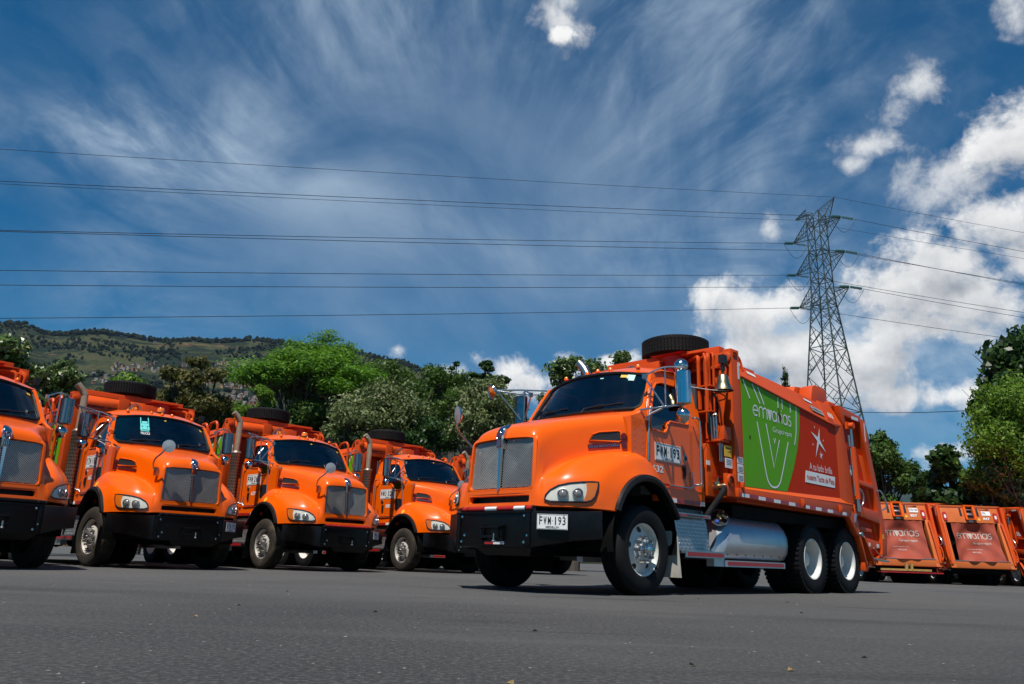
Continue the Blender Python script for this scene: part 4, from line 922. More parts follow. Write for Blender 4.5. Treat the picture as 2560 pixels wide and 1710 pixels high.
def rear_post(b):
    b.grid([[(-5.35, PY, 1.47), (-5.35, PY, 2.665)], [(-5.55, 1.262, 1.42), (-5.50, 1.262, 2.70)], [(-5.80, 1.265, 1.40), (-5.60, 1.265, 2.72)], [(-5.80, 1.05, 1.40), (-5.60, 1.05, 2.72)]], 0, False)
    b.plate([(-5.0, 2.68), (-5.06, 3.06), (-5.50, 3.05), (-5.60, 2.70), (-5.35, 2.655)], [], lambda x, z: (x, 1.262-.16*max(0, (z-2.70)/.36), z), (0, -.04, 0))
def unit_text(txt):
    def fn(b): text_on(b, txt, (-5.05, 1.256, 2.775), (-1, -.0, -.09), (0, -.35, 1), .20, .085, 0, .03, .012)
    return fn
def maker_plate(b):
    f = lambda x, z: (x, 1.262-.375*(z-zr(x)-.012)*1.25+.006, z)
    b.plate([(-4.50, 2.885), (-4.52, 2.80), (-4.97, 2.77), (-4.94, 2.862)], [], f, (0, .006, .002), 0)
def maker_text(b): f = lambda x, z: Vector((x, 1.262-.375*(z-zr(x)-.012)*1.25+.0145, z)); p = f(-4.545, 2.825); text_on(b, 'HARDOX', p, f(-4.93, 2.80)-p, f(-4.555, 2.87)-p, .36, .036, 0, .02, .001)
def rail_stickers(b):
    b.add([(-2.55, 1.186, 3.035), (-2.80, 1.186, 3.02), (-2.80, 1.160, 3.065), (-2.55, 1.160, 3.08)], [(0, 1, 2, 3)])
    b.add([(-4.42, 1.16, 2.96), (-4.70, 1.16, 2.94), (-4.70, 1.14, 2.975), (-4.42, 1.14, 2.995)], [(0, 1, 2, 3)])
def green_fn(b):
    e = [(-4.05, zr(-4.05)-.01), (-4.02, 2.485), (-3.97, 2.30), (-3.90, 2.105), (-3.81, 1.93), (-3.724, 1.778), (-3.60, 1.60), (-3.48, 1.43)]
    e = [(x, max(z, 1.435)) for x, z in e]
    b.plate([(-2.24, 1.402), (-2.24, zr(-2.24)-.005)]+e, [], lambda x, z: (x, PY+.003, z), (0, -.002, 0))
LW = .026
def ribbon(b, pts, w=LW, y=PY+.006, closed=False, m=0):
    pts = [Vector((p[0], p[1], 0)) for p in pts]; L = len(pts); l = []; r = []
    for i, p in enumerate(pts):
        a = pts[(i+1) % L] if (closed or i < L-1) else p; c = pts[i-1] if (closed or i > 0) else p
        t = (a-c).normalized(); n = Vector((-t.y, t.x, 0))*w/2; l.append(p+n); r.append(p-n)
    vs = [(p.x, y, p.y) for p in l]+[(p.x, y, p.y) for p in r]
    b.add(vs, [(i, (i+1) % L, L+(i+1) % L, L+i) for i in range(L if closed else L-1)], m)
def arc(c, rx, rz, a0, a1, n=12): return [(c[0]+rx*math.cos(rad(a0+(a1-a0)*k/n)), c[1]+rz*math.sin(rad(a0+(a1-a0)*k/n))) for k in range(n+1)]
def rays_fn(b):
    for a, c in (((-2.30, 2.90), (-2.481, 2.652)), ((-2.56, 2.88), (-2.775, 2.625)), ((-2.72, 2.865), (-2.90, 2.629)), ((-3.339, 2.81), (-3.329, 2.646)), ((-3.467, 2.80), (-3.465, 2.649)), ((-3.73, 2.775), (-3.729, 2.639))): ribbon(b, [a, c])
    ribbon(b, catmull([(-3.93, 2.76), (-3.915, 2.6), (-3.88, 2.36), (-3.807, 2.156)], 4))
    ribbon(b, catmull([(-2.659, 2.347), (-2.72, 2.12), (-2.80, 1.83), (-2.85, 1.65), (-2.90, 1.535), (-2.98, 1.475), (-3.075, 1.459), (-3.18, 1.48), (-3.27, 1.55), (-3.316, 1.625), (-3.40, 1.78), (-3.595, 2.173)], 4))
    ribbon(b, [(-2.925, 2.355), (-3.103, 1.745), (-3.317, 2.168)]); 
    b.add([(-3.128, PY+.006, 2.172), (-3.16, PY+.006, 2.085), (-3.203, PY+.006, 2.177), (-3.18, PY+.006, 2.177), (-3.162, PY+.006, 2.125), (-3.146, PY+.006, 2.172)], [(0, 1, 4, 5), (1, 2, 3, 4)])
def logo_strokes(b, f, w):
    """rounded line lettering; f maps (u along the word, v up) to 3D"""
    def st(pts, ww=w): 
        pts = [Vector((p[0], p[1], 0)) for p in pts]; L = len(pts); l = []; r = []
        for i, p in enumerate(pts):
            a = pts[min(i+1, L-1)]; c = pts[max(i-1, 0)]; t = (a-c).normalized(); n = Vector((-t.y, t.x, 0))*ww/2; l.append(f(*(p+n).xy)); r.append(f(*(p-n).xy))
        b.add(l+r, [(i, i+1, L+i+1, L+i) for i in range(L-1)])
    x = .0
    st(arc((.078, .078), .070, .070, -50, -360, 18)+[]); st([(.01, .082), (.148, .082)])                     # e
    st([(.185, 0), (.185, .10)]+arc((.245, .095), .060, .055, 180, 0, 10)[1:]+[(.305, .0)]); st(arc((.365, .095), .060, .055, 180, 0, 10)+[(.425, .0)])     # m
    for i, (p, q) in enumerate((((.445, .15), (.508, .0)), ((.475, .15), (.515, .05)), ((.575, .15), (.512, .0)), ((.545, .15), (.515, .07)))): st([p, q], w*1.15)     # v
    st([(.515, .15), (.512, .02)], w*1.2)
    for c in (.655, 1.0): st(arc((c, .075), .066, .070, 0, 360, 18)); st([(c+.07, 0), (c+.07, .15)])            # a a
    st([(.79, 0), (.79, .085)]+arc((.835, .09), .045, .052, 180, 55, 8)[1:])                                  # r
    st([(.893, 0), (.893, .145)]); st([(.893, .172), (.893, .195)])                                           # i
    st(arc((1.15, .112), .036, .034, 35, 270, 10)+arc((1.15, .040), .040, .038, 90, -150, 10))                # s
def word_fn(b): logo_strokes(b, lambda u, v: (-2.552-u*.985, PY+.006, 2.422+v*1.04), .021)
def group_fn(b): text_on(b, 'Grupo·epm', (-3.125, PY+.006, 2.238), (-1, 0, 0), (0, 0, 1), .60, .104, 0, -.002, 0)
def slogan_fn(b): text_on(b, 'A tu lado brilla', (-4.275, PY+.006, 1.838), (-1, 0, 0), (0, 0, 1), .82, .108, 0, .0, 0)
def box_fn(b): b.plate([(-4.138, 1.808), (-5.20, 1.806), (-5.165, 1.628), (-4.10, 1.628)], [], lambda x, z: (x, PY+.0045, z), (0, -.002, 0))
def box_text(b): text_on(b, 'nuestra Tacita de Plata', (-4.165, PY+.006, 1.678), (-1, 0, 0), (0, 0, 1), .99, .086, 0, .012, .001)
def stars_fn(b):
    def star(c, tips, wst):
        pts = []; n = len(tips)
        ang = [math.atan2(t[1]-c[1], t[0]-c[0]) for t in tips]; order = sorted(range(n), key=lambda i: ang[i])
        for k, i in enumerate(order):
            j = order[(k+1) % n]; a0 = ang[i]; a1 = ang[j] if ang[j] > a0 else ang[j]+2*math.pi; am = (a0+a1)/2
            pts += [tips[i], (c[0]+wst*math.cos(am), c[1]+wst*math.sin(am))]
        vs = [(p[0], PY+.006, p[1]) for p in pts]+[(c[0], PY+.006, c[1])]; L = len(pts)
        b.add(vs, [(k, (k+1) % L, L) for k in range(L)])
    star((-4.665, 2.335), [(-4.727, 2.545), (-4.40, 2.445), (-4.915, 2.170), (-4.52, 2.045)], .052)
    star((-4.73, 2.10), [(-4.713, 2.18), (-4.655, 2.125), (-4.753, 2.03), (-4.80, 2.14), (-4.665, 2.055)], .018)
    for c in ((-4.547, 2.531), (-4.842, 2.355), (-4.45, 2.245)): star(c, [(c[0], c[1]+.03), (c[0]+.02, c[1]), (c[0], c[1]-.03), (c[0]-.02, c[1])], .008)
def rust_fn(b):
    b.add([(x, PY+.0072, z) for x, z in ((-3.335, 2.66), (-3.35, 2.60), (-3.32, 2.55), (-3.36, 2.48), (-3.40, 2.46), (-3.43, 2.52), (-3.38, 2.57), (-3.36, 2.64))], [tuple(range(8))])
    b.add([(x, PY+.0072, z) for x, z in ((-2.40, 2.10), (-2.42, 2.12), (-2.46, 2.11), (-2.45, 2.07), (-2.43, 2.09))], [tuple(range(5))])
def hopper_top(b):
    b.hexa([(-4.72, .25, 3.10), (-5.40, .25, 3.05), (-5.40, .78, 3.02), (-4.72, .78, 3.05)], [(-4.95, .25, 3.36), (-5.36, .25, 3.38), (-5.36, .78, 3.36), (-4.95, .78, 3.32)])
    b.prism([(-4.98, 3.05), (-5.06, 3.30), (-5.18, 3.355), (-5.52, 3.355), (-5.62, 3.28), (-5.62, 3.0)], 'y', .80, 1.02); b.prism([(-4.98, 3.05), (-5.06, 3.30), (-5.18, 3.355), (-5.52, 3.355), (-5.62, 3.28), (-5.62, 3.0)], 'y', -1.02, -.80)
    b.box(-5.75, -5.50, -1.1, 1.1, 3.0, 3.12); b.tube([(-2.5, .9, 3.19), (-5.0, .9, 3.09)], .02, 6); b.box(-3.2, -2.7, .55, .95, 3.14, 3.23)
# tailgate -----------------------------------------------------------------------------------------
TAIL = [(-5.62, 2.74), (-5.52, 3.04), (-6.44, 2.965), (-6.60, 2.92), (-6.72, 2.40), (-6.98, 1.60), (-7.16, .88), (-7.08, .62), (-6.75, .56), (-6.30, .98), (-6.05, 1.0), (-5.82, 1.40)]
def tail_side(b): b.plate(TAIL, [], lambda x, z: (x, 1.17, z), (0, -.04, 0))
def tail_ribs(b):
    Y0, Y1 = 1.17, 1.255
    def rib(poly, y1=Y1): b.prism(poly, 'y', Y0-.01, y1)
    rib([(-6.36, 2.95), (-6.62, 2.92), (-6.74, 2.40), (-7.0, 1.60), (-7.17, .88), (-7.09, .62), (-6.90, .64), (-6.96, .92), (-6.80, 1.60), (-6.55, 2.40)])
    rib([(-5.62, 2.74), (-5.52, 3.04), (-6.40, 2.968), (-6.42, 2.86), (-5.72, 2.90), (-5.74, 2.70)]); rib([(-6.08, 1.855), (-6.72, 1.82), (-6.76, 1.74), (-6.06, 1.78)]); rib([(-5.86, 1.42), (-6.86, 1.36), (-6.90, 1.16), (-5.84, 1.26)])
    rib([(-6.05, 1.075), (-6.56, 1.045), (-6.57, .99), (-6.05, 1.0)], 1.235); rib([(-6.32, .90), (-6.95, .84), (-6.96, .74), (-6.40, .70)], 1.225); rib([(-5.62, 2.72), (-5.78, 2.72), (-6.02, 1.46), (-5.82, 1.42)], 1.20)
    b.prism([(-5.37, 1.40), (-5.62, 1.42), (-5.95, 1.12), (-5.90, .90)], 'y', 1.17, 1.262)
def tail_arm(b):
    b.bar((-5.92, 1.20, 1.05), (-6.20, 1.20, .42), .05, .12, 0, (0, 1, 0)); b.bar((-6.12, 1.21, .90), (-6.45, 1.21, .52), .03, .14, 0, (0, 1, 0)); b.box(-6.26, -6.14, 1.12, 1.24, .36, .50); b.bar((-6.5, 1.2, .50), (-6.95, 1.2, .62), .05, .10, 0, (0, 1, 0))
def tail_lower(b):
    b.tube([(-5.92, 1.24, .96), (-6.05, 1.25, .93), (-6.14, 1.25, .90)], .026, 7); b.cyl((-6.02, 1.20, .95), (-6.02, 1.28, .95), .035, 8); b.tube([(-6.42, 1.24, .58), (-6.75, 1.26, .54), (-7.20, 1.24, .53)], .016, 6); b.tube([(-6.55, 1.25, .74), (-6.95, 1.25, .545)], .010, 5); b.cyl((-5.80, 1.25, 1.12), (-5.83, 1.27, 1.26), .03, 8)
def cyl_barrel(b): b.cyl((-5.815, 1.31, 2.36), (-5.86, 1.31, 1.50), .052, 12); b.cyl((-5.80, 1.25, 2.72), (-5.80, 1.37, 2.72), .055, 12); b.box(-5.90, -5.70, 1.26, 1.30, 2.66, 2.78)
def cyl_rod(b): b.cyl((-5.80, 1.31, 2.70), (-5.815, 1.31, 2.36), .026, 8); b.tube([(-5.72, 1.30, 2.55), (-5.73, 1.30, 2.36)], .02, 6); b.cyl((-5.86, 1.31, 1.50), (-5.87, 1.31, 1.30), .035, 8); b.tube([(-5.76, 1.30, 2.34), (-5.80, 1.30, 1.55)], .010, 5)
def tail_handles(b):
    b.tube(smooth_path([(-5.95, 1.25, 1.68), (-6.0, 1.30, 1.69), (-6.08, 1.32, 1.60), (-6.06, 1.32, 1.45), (-5.98, 1.30, 1.40), (-5.93, 1.26, 1.40)], 4), .013, 6); b.tube(smooth_path([(-6.86, 1.25, 1.72), (-6.94, 1.30, 1.72), (-7.06, 1.32, 1.60), (-7.10, 1.32, 1.46), (-7.06, 1.26, 1.40)], 4), .013, 6)
def tail_marks(b):
    b.plate([(-5.98, 2.09), (-6.14, 2.07), (-6.30, 1.93), (-6.32, 1.90), (-6.0, 1.92)], [], lambda x, z: (x, 1.171, z), (0, .003, 0), 0)
    b.box(-6.58, -6.55, 1.256, 1.259, 2.55, 2.88, 0); b.box(-6.30, -6.02, 1.256, 1.259, 2.875, 2.93, 0); b.box(-7.03, -6.97, 1.256, 1.259, .90, .98, 1); b.box(-6.47, -6.40, 1.226, 1.229, .76, .82, 0); b.box(-6.85, -6.75, 1.226, 1.229, .75, .81, 0)
def rx(z): return -6.45-(2.95-z)*.33
def tail_back(b):      # sloping back of the hopper
    f = lambda y, z: (rx(z), y, z)
    b.plate([(-1.16, 2.31), (1.16, 2.31), (1.16, 2.97), (-1.16, 2.97)], [], f, (.06, 0, 0)); b.box(-6.48, -5.55, -1.16, 1.16, 2.90, 2.965)
    for s in (1, -1): b.plate([(s*.98, .62), (s*1.18, .62), (s*1.18, 2.31), (s*.98, 2.31)], [], f, (.25, 0, 0))
    b.box(-7.18, -6.2, -1.15, 1.15, .62, .86); b.hexa([(-6.2, -1.1, .60), (-6.9, -1.1, .60), (-6.9, 1.1, .60), (-6.2, 1.1, .60)], [(-5.9, -1.1, 1.1), (-6.9, -1.1, .65), (-6.9, 1.1, .65), (-5.9, 1.1, 1.1)])
def tail_hole(b): b.box(-6.35, -6.1, -1.0, 1.0, .8, 2.35)
def tail_red(b):
    f = lambda y, z: (rx(z)-.004, y, z)
    b.plate([(-1.15, 2.88), (1.15, 2.88), (1.15, 2.93), (-1.15, 2.93)], [], f, (-.004, 0, 0))
    for s in (1, -1): b.plate([(s*1.10, 2.33), (s*1.15, 2.33), (s*1.15, 2.88), (s*1.10, 2.88)], [], f, (-.004, 0, 0))
def tail_box(b):
    for y0, y1, m in ((-.20, -.13, 0), (.13, .20, 0)): b.hexa([(rx(2.42)-.10, y0, 2.42), (rx(2.42), y0, 2.42), (rx(2.42), y1, 2.42), (rx(2.42)-.10, y1, 2.42)], [(rx(2.97)-.10, y0, 2.97), (rx(2.97), y0, 2.97), (rx(2.97), y1, 2.97), (rx(2.97)-.10, y1, 2.97)], 0)
    b.box(-6.56, -6.46, -.2, .2, 2.93, 2.985, 0); b.box(-6.72, -6.60, -.2, .2, 2.42, 2.46, 0)
    b.plate([(-.13, 2.46), (.13, 2.46), (.13, 2.93), (-.13, 2.93)], [], lambda y, z: (rx(z)-.006, y, z), (-.004, 0, 0), 1)
    for s in (1, -1): b.plate([(s*.27, 2.56), (s*.36, 2.56), (s*.36, 2.88), (s*.27, 2.88)], [], lambda y, z: (rx(z)-.006, y, z), (-.004, 0, 0), 1)
    b.cyl((-6.60, -.1, 2.62), (-6.58, .1, 2.62), .05, 8, 2); b.cyl((-6.55, -.1, 2.8), (-6.55, .1, 2.8), .03, 8, 2); b.box(-6.66, -6.60, -.08, .08, 2.33, 2.40, 2)
def tail_lamp(s):
    def fn(b):
        o = rrect(s*.95-.075, s*.95+.075, 2.37, 2.70, .06, 4); b.plate(o, [], lambda y, z: (rx(z)-.006, y, z), (-.035, 0, 0), 0)
        b.plate(rrect(s*.95-.035, s*.95+.035, 2.47, 2.60, .02, 3), [], lambda y, z: (rx(z)-.042, y, z), (-.004, 0, 0), 1)
    return fn
def tail_numbers(unit, num):
    def fn(b):
        xd = (0, -1, 0); yd = (.33, 0, 1)
        q = lambda y, z, o=.012: (rx(z)-o, y, z)
        text_on(b, unit, q(-.48, 2.43), xd, yd, .25, .10, 1, .03, 0); text_on(b, 'Fanalca', q(-.40, 2.80), xd, yd, .30, .055, 2, .01, 0)
        b.plate([(-.74, 2.80), (-.80, 2.85), (-.62+.0, 2.85)], [], lambda y, z: (rx(z)-.012, y, z), (-.001, 0, 0), 2)
        b.plate([(-.47, 2.60), (-.80, 2.60), (-.80, 2.76), (-.47, 2.76)], [], lambda y, z: (rx(z)-.008, y, z), (-.004, 0, 0), 1)
        a, c = num.split('-'); text_on(b, a, q(-.49, 2.645, .0135), xd, yd, .13, .09, 2, .02, 0); (text_on(b, c, q(-.65, 2.645, .0135), xd, yd, .13, .09, 2, .02, 0) if c else None)
        b.plate([(-.38, 2.44), (-.32, 2.50), (-.26, 2.44), (-.32, 2.38)], [], lambda y, z: (rx(z)-.008, y, z), (-.003, 0, 0), 0)
    return fn
def tarp_fn(seed):
    def fn(b):
        rows = []
        for j in range(17):
            v = j/16; z = 2.29-1.42*v; hw = .82-.02*math.sin(v*3.1)*1; row = []
            for i in range(25):
                u = -1+i/12
                fold = .035*math.sin(u*8+3*v+seed)*(.3+v)*.6-.20*math.sin(math.pi*v**.8)*(1-u*u)+.050*math.sin(13*v-6*u*u+seed)*(1-abs(u)*.6)
                sag = .0 if j else .025*math.sin(i*math.pi/4)**2
                row.append((rx(z)-.05-fold, -u*hw*(1.0+.06*v), z-sag))
            rows.append(row)
        b.grid(rows, 0, True)
    return fn
def tarp_text(seed):
    def fn(b):
        def f(u, v):
            z = 1.70+v*1.35; y = .70-u*1.10; uu = -y/.82; vv = (2.29-z)/1.42
            fold = .035*math.sin(uu*8+3*vv+seed)*(.3+vv)*.6-.20*math.sin(math.pi*max(vv,0)**.8)*(1-uu*uu)+.050*math.sin(13*vv-6*uu*uu+seed)*(1-abs(uu)*.6); return (rx(z)-.062-fold, y, z)
        logo_strokes(b, f, .026)
        for txt, y0, z0, w, h in (('Grupo·epm', .12, 1.47, .66, .12), ('Línea Amiga del Aseo', .42, 1.28, .62, .05), ('444.5636', .24, 1.17, .34, .06)):
            vs, fs = text_mesh(txt, .012); mn = vs.min(0); mx = vs.max(0); P = []
            for q in vs:
                y = y0-(q[0]-mn[0])/(mx[0]-mn[0])*w; z = z0+(q[1]-mn[1])/(mx[1]-mn[1])*h; p = f((.70-y)/1.10, (z-1.70)/1.35); P.append(p)
            b.add(P, fs)
    return fn
def tarp_bar(b): b.cyl((-7.17, -1.0, .875), (-7.17, 1.02, .875), .022, 8)
def tail_cylinder(b):
    for s in (1, -1): b.tube([(rx(2.3)-.08, s*1.08, 2.28), (rx(1.6)-.08, s*1.12, 1.6), (-7.22, s*1.14, .75)], [.05, .05, .035], 8)
    for s in (1, -1): b.tube(smooth_path([(-7.0, s*1.18, 1.35), (-7.12, s*1.26, 1.30), (-7.22, s*1.27, 1.0), (-7.25, s*1.2, .85)], 4), .02, 6)
def step_bar(b): b.box(-7.40, -7.05, -1.12, 1.10, .375, .405, 0); b.box(-7.405, -7.40, -1.12, 1.10, .365, .41, 1)
def yellow_bar(b): b.box(-7.30, -7.22, -.75, 1.05, .44, .51, 0); b.box(-7.30, -7.2, .08, .16, .44, .72, 0); b.box(-7.30, -7.2, -.10, -.03, .44, .70, 0)
def rack_fn(b):      # tube rack on the right side of the body
    for x0, x1 in ((-2.42, -2.86), (-2.95, -3.42)):
        b.tube(smooth_path([(x0, -1.30, 1.95), (x0, -1.30, 3.05), (x0-.03, -1.30, 3.17), (x0-.11, -1.30, 3.24), (x1+.11, -1.30, 3.22), (x1+.03, -1.30, 3.15), (x1, -1.30, 3.03), (x1, -1.30, 1.95)], 4), .030, 7)
    for z in (2.15, 2.55, 2.95): b.tube([(-2.42, -1.30, z), (-3.42, -1.30, z)], .022, 6)
    for x in (-2.5, -3.3): b.bar((x, -1.2, 2.3), (x, -1.3, 2.3), .05, .05)

# ------------------------------------------------------------------ put a truck together
def build_truck(label, pose, num, unit, group, sheared=None, full=True, pole='black', muddy=True, back=0, hero=False, front=True, cage=False, decal=False, steer=0.):
    x, y, yaw = pose
    R = empty('garbage_truck', label, 'garbage truck', (x, y, 0), yaw, group)
    P = lambda *a, **k: part(R, *a, **k)
    P('chassis', None, chassis_fn, DARK, bevel=0)
    for s in (1, -1):
        wheel(R, 0, s, True, muddy, rad(steer))
        for wx in (-4.337, -5.61): wheel(R, wx, s, False, muddy)
    def both(name, key, fn, mats, **k):
        P(name, key, fn, mats, **k); P(name, key, fn, mats, mirror=True, **k)
    # body
    P('body_shell', None, body_shell, BPAINT); P('inner_cylinder', None, cylinder_dark, DARK)
    both('side_panel', 'side_panel', side_panel, PANEL); both('top_rail', 'top_rail', top_rail, BPAINT); both('lower_shelf', 'low_shelf', low_shelf, PAINT); both('lower_rail', 'low_rail', low_rail, BPAINT, bevel=.004)
    both('rail_band', 'rail_band', rail_band, REDREF); both('rail_reflector', 'rail_refl', rail_refl, WHREF, split=True); both('front_post', 'front_post', front_post, BPAINT, bevel=.008); both('post_cap', 'post_cap', post_cap, BPAINT)
    both('rear_post', 'rear_post', rear_post, BPAINT); both('green_panel', 'green', green_fn, GREEN); both('ray_line', 'rays', rays_fn, LETTER, split=True)
    P('front_frame', None, front_frame, BPAINT, bevel=.006, split=True); P('lettering', 'frame_text', frame_text, INK); (None if back else P('hopper_cover', None, hopper_top, BPAINT, bevel=.008, split=True))
    both('tailgate_side', 'tail_side', tail_side, PANEL); both('tailgate_rib', 'tail_ribs', tail_ribs, BPAINT, bevel=.006, split=True); both('tailgate_arm', 'tail_arm', tail_arm, BPAINT, bevel=.005, split=True); both('tailgate_cylinder', 'cyl_barrel', cyl_barrel, BPAINT); both('cylinder_rod', 'cyl_rod', cyl_rod, STEEL)
    P('tailgate_back', 'tail_back%d' % bool(back), tail_back, FADED if back else BPAINT, bevel=.004); P('hopper_opening', None, tail_hole, DARK)
    both('linkage', 'tail_lower', tail_lower, STEEL, split=True); both('grab_handle', 'tail_handles', tail_handles, STEEL, split=True); both('tailgate_mark', 'tail_marks', tail_marks, [WHREF, YELLOW], split=True)
    if back:
        P('red_border', None, tail_red, REDREF, split=True); P('winch_box', 'tail_box', tail_box, [PAINT, INK, STEEL], bevel=.003)
        for s in (1, -1): P('tail_lamp', 'tlamp%d' % s, tail_lamp(s), [REDPL, WHREF])
        (P('lettering', 'tn'+num, tail_numbers(unit, num), [YELLOW, LETTER, INK]) if num else None); P('tarpaulin', 'tarp%d' % back, tarp_fn(back), TARP); P('lettering', 'tarpt%d' % back, tarp_text(back), WORN)
        P('tarp_bar', None, tarp_bar, STEEL); P('hopper_arm', 'tailcyl', tail_cylinder, BPAINT, split=True)
        if back == 1: P('step_bar', None, step_bar, [REDPL, REDREF]); P('yellow_latch', 'ybar', yellow_bar, YBAR)
        P('rear_bumper', 'rb', lambda b: b.box(-6.9, -6.7, -1.1, 1.1, .42, .6), DARK)
    tall = front
    if tall: P('spare_tyre', 'spare', spare_fn, RUBBER, loc=(-2.52, .0, 3.555)); P('spare_lugs', None, spare_lugs, RUBBER, loc=(-2.52, .0, 3.555), kind='stuff'); P('spare_rim', None, spare_rim, RIMD, loc=(-2.52, 0, 3.555))
    P('tube_rack', None, rack_fn, BPAINT)
    if tall: P('bucket', None, bucket_fn, REDPL)
    P('roof_box', None, roof_box, BPAINT, bevel=.006); P('lower_front', None, lower_front, BPAINT, bevel=.006, split=True)
    P('hydraulic_pipe', None, hydraulic_pipes, BPAINT, split=True)
    # cab
    P('hood', None, hood_fn, PAINT, sharp=60); P('grille_surround', None, surround_fn, PAINT, sharp=50); P('grille', None, grille_fn, MESHM, kind='stuff'); P('radiator', 'grille_back', grille_back, INK)
    P('crest', None, crest_fn, CHROME, sharp=30); P('badge', None, badge_fn, BADGE); P('badge_emblem', 'badge_txt', badge_txt, CHROME)
    for mir in (False, True):
        P('headlight', 'lamp', lamp_fn, SILVER, mirror=mir); P('headlight_seal', 'lamp_rim', lamp_rim, INK, mirror=mir); P('headlight_projector', 'lamp_bowl', lamp_bowl, [STEEL, DLENS], mirror=mir, split=True)
        P('turn_signal', 'amber', amber_fn, AMBER, mirror=mir); P('headlight_lens', 'lens', lens_fn, LENS, mirror=mir)
        P('fender_flare', 'flare', flare_fn, FLARE, mirror=mir); P('wheel_liner', 'liner', liner_fn, DARK, mirror=mir)
        P('hood_vent', 'vent', vent_fn, INK, mirror=mir); P('vent_rim', 'vent_rim', vent_rim, PAINT, mirror=mir); P('side_badge', 'side_badge', side_badge, BADGE, mirror=mir)
        P('cab_side', 'cab_side', cab_side, PAINT, mirror=mir); P('door', 'door', door_fn, PAINT, mirror=mir); P('door_window_rim', 'door_rim', door_rim, PAINT, mirror=mir); P('door_window', 'door_win', door_win, SIDEGLASS, mirror=mir)
        P('rivets', 'rivets', rivets_fn, PAINT, mirror=mir, kind='stuff'); P('cab_skirt', 'skirt', skirt_fn, PAINT, mirror=mir); P('skirt_reflector', 'skirt_refl', skirt_refl, [WHREF, REDREF], mirror=mir, split=True)
        P('door_handle', 'handle', handle_fn, [INK, STEEL], mirror=mir); P('door_lock', 'lock', lock_fn, [STEEL, INK], mirror=mir); P('grab_rail', 'grab', grab_fn, STEEL, mirror=mir); P('door_hinge', 'hinge', hinge_fn, STEEL, mirror=mir)
        P('mirror_bracket', 'mirror_arm', mirror_arm, STEEL, mirror=mir); P('wing_mirror', 'mirror_head%d' % (hero and not mir), mirror_head, CHROME if hero and not mir else DULL, mirror=mir); P('convex_mirror', 'mirror_round', mirror_round, CHROME, mirror=mir)
        (P('door_plate', 'doorplate%s' % mir, doorplate_fn(-1 if mir else 1), WHITE, mirror=mir) if num else None)
        P('step', 'step', step_fn, TREAD, mirror=mir, split=True); P('tread_bars', 'tread', tread_fn, TREAD, mirror=mir, kind='stuff'); P('step_edge', 'step_trim', step_trim, [STEEL, REDREF], mirror=mir, split=True); P('mud_flap', 'flap', flap_fn, FLAP, mirror=mir) if hero and not mir else P('mud_flap', 'flapd', flap_fn, DARK, mirror=mir)
        P('fuel_tank', 'tank', step_tank, ALU, mirror=mir, sharp=30); P('tank_screws', 'tank_seam', tank_seam, INK, mirror=mir); P('tank_rail', None, tank_rail, [ALU, REDREF], mirror=mir, split=True)
    for s in ((1, -1) if num else ()): P('lettering', 'dp%s%d' % (num, s), doorplate_txt(num, s, unit), [INK, LETTER])
    for l_ in (True, False): P('lettering', 'mont%s' % l_, mont_text(l_), STEEL); P('name_bar', 'montbar', mont_bar, BADGE, mirror=not l_)
    P('windshield', None, windshield_fn, GLASS, sharp=80); P('windshield_seal', 'ws_seal', ws_seal, FLARE); P('windshield_frame', 'ws_frame', ws_frame, PAINT, sharp=60); P('roof', 'roof', roof_fn, PAINT, sharp=50); P('cowl', None, cowl_fn, INK)
    P('wiper', None, wiper_fn, INK, split=True); P('cab_interior', None, interior_fn, SEAT); P('seat', None, seat_fn, SEAT, split=True); P('steering_wheel', None, wheel_fn, INK)
    for y_ in (-.62, -.20, 0, .20, .62): P('roof_marker', 'marker', marker_fn, [AMBER, PAINT], loc=(-.60-.10*abs(y_), y_, 2.845-.03*y_*y_))
    P('windshield_sticker', 'st%d' % hero, sticker_fn if hero else sticker2_fn, [YELLOW, WHREF], split=True)
    if hero: [me.materials.__setitem__(1, TEALW) for me in CACHE[('st1', False)]]
    P('turn_lamp_bracket', 'tla', turnlamp_arm, STEEL, split=True); P('turn_lamp', 'tl', turnlamp_fn, [CHROME, AMBER] if hero else [CHROME, CHROME]) if hero else None
    P('hood_mirror_bracket', 'hma', hoodmirror_arm, STEEL); P('hood_mirror', 'hmh', hoodmirror_head, [CHROME, BACKM])
    if tall: P('exhaust_shield', 'shield', stack_shield, SHIELD); P('shield_holes', None, stack_holes, INK, kind='stuff'); P('exhaust_pipe', 'pipe%d' % hero, stack_pipe, STEEL if hero else TAN)
    P('bumper', None, bumper_fn, BLACK, bevel=.008); P('valance', None, valance_fn, BLACK); P('bumper_bolt', None, bolts_fn, CHROME, split=True); P('tow_frame', None, towloop_fn, BLACK, bevel=0); P('tow_pin', None, tow_pin, STEEL)
    P('reflector_pole', 'pole'+pole, pole_fn(pole), {'striped': [REDPL, WHREF, INK], 'black': [BLACK, BLACK, INK], 'red': [REDPL, REDPL, INK]}[pole], split=True)
    if num: pl = P('licence_plate', 'plate', plate_fn, WHITE); part(pl, 'lettering', 'pt'+num, plate_text(num), INK)
